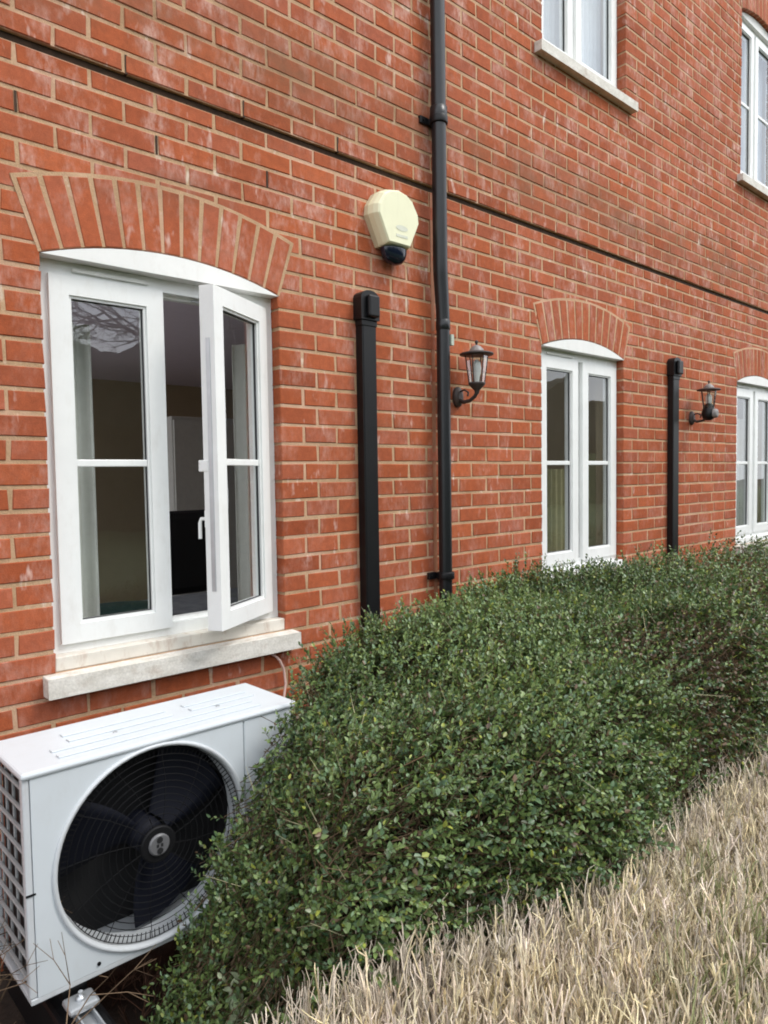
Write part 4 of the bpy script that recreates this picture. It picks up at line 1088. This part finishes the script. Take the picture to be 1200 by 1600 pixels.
# shed broken stems lying over the top
n2 = 130; Pb = np.stack([rng.uniform(.8, 4, n2), rng.uniform(-2.4, -1.45, n2), rng.uniform(.42, .49, n2)], 1)
Db = unit(np.stack([rng.normal(size=n2), rng.normal(size=n2), rng.normal(size=n2) * .22], 1)); lb = rng.uniform(.04, .15, n2)[:, None]
midb = Pb + Db * lb * .5 + rng.normal(size=(n2, 3)) * .008
cb = np.array([.78, .68, .52])[None] * rng.uniform(.7, 1.2, (n2, 1))
sh.append(sticks(Pb, midb, np.full(n2, .0022), np.full(n2, .002), cb)); sh.append(sticks(midb, Pb + Db * lb, np.full(n2, .002), np.full(n2, .001), cb))
V, Q, Cc = join(sh)
me = mesh_np('dry_stems', V, Q, Cc, M['straw']); o = bpy.data.objects.new('dry_plants', me); col.objects.link(o)
tag(o, 'bed of cut-back dry straw-coloured plants in front of the hedge', 'dried plants', kind='stuff')
# litter mat below the stems
mm = MB(); gx, gy = np.linspace(.60, 5.3, 60), np.linspace(-2.8, -1.44, 24)
vs = [(x, y, (.22 + .03 * math.sin(x * 5) * math.cos(y * 6) + random.uniform(-.02, .02)) * min(1, .3 + max(0, (x - .60)) * 1.2) * (1 if y < -1.46 else .35)) for y in gy for x in gx]
mm.add(vs, [(j * 60 + i, j * 60 + i + 1, (j + 1) * 60 + i + 1, (j + 1) * 60 + i) for j in range(23) for i in range(59)], 0, True)
o = mm.build('leaf_litter', simple('litter', (.20, .15, .095), .95, .45, 55, bumpd=.02)); tag(o, 'brown leaf litter under the dry stems', 'leaf litter', kind='stuff')

# ------------------------------------------------------------------ what the windows reflect: garden side opposite
def tree(x, y, h_, seed, label):
    t = empty('bare_tree', (x, y, 0)); tag(t, label, 'tree', 'bare trees opposite the house')
    rr = np.random.default_rng(seed); A_, B_, R0, R1 = [], [], [], []
    def grow(p, d, l, r_, lev):
        q = p + d * l; A_.append(p); B_.append(q); R0.append(r_); R1.append(r_ * .72)
        if lev == 0: return
        for _ in range(3 if lev > 1 else 4): grow(q, unit((d + rr.normal(size=3) * .42 + np.array([0, 0, .08]))[None])[0], l * rr.uniform(.62, .86), r_ * .62, lev - 1)
    grow(np.array([0, 0, h_ * .16]), np.array([0, 0, 1.]), h_ * .2, h_ * .015, 7)
    A_, B_ = np.array(A_), np.array(B_); V, Q, Cc = sticks(A_, B_, np.array(R0), np.array(R1), np.tile([.05, .042, .035], (len(A_), 1)))
    me = mesh_np('crown', V, Q, Cc, M['straw']); o = bpy.data.objects.new('crown', me); col.objects.link(o); o.parent = t
    m = MB(); m.tube([(x, y, -.1), (x + .03, y, h_ * .1), (x, y, h_ * .17)], [h_ * .03, h_ * .022, h_ * .018], 10); m.build('trunk', M['tree_bark'], t)
tree(5.0, -13, 9.5, 61, 'bare tree opposite, nearest the unit side')
tree(9.5, -15, 10.5, 62, 'tall bare tree opposite the middle windows')
tree(15.0, -13.5, 9, 63, 'bare tree opposite the far windows')
e = MB(); rings = []
for x in np.linspace(-20, 46, 110):
    hz = 5.3 + .5 * math.sin(x * .7) + .35 * math.sin(x * 1.9 + 1) + random.uniform(-.2, .2)
    rings.append([(x, -17 + random.uniform(-.2, .2), 0), (x, -16.6, hz * .6), (x, -17.2, hz), (x, -18.4, hz * .95), (x, -19, 0)])
e.loft(rings, smooth=False); o = e.build('tall_evergreen_screen', M['evergreen']); tag(o, 'dark evergreen screen along the far side of the lawn', 'hedge')
print('leaf quads', nleaf, 'stem quads', len(Q))
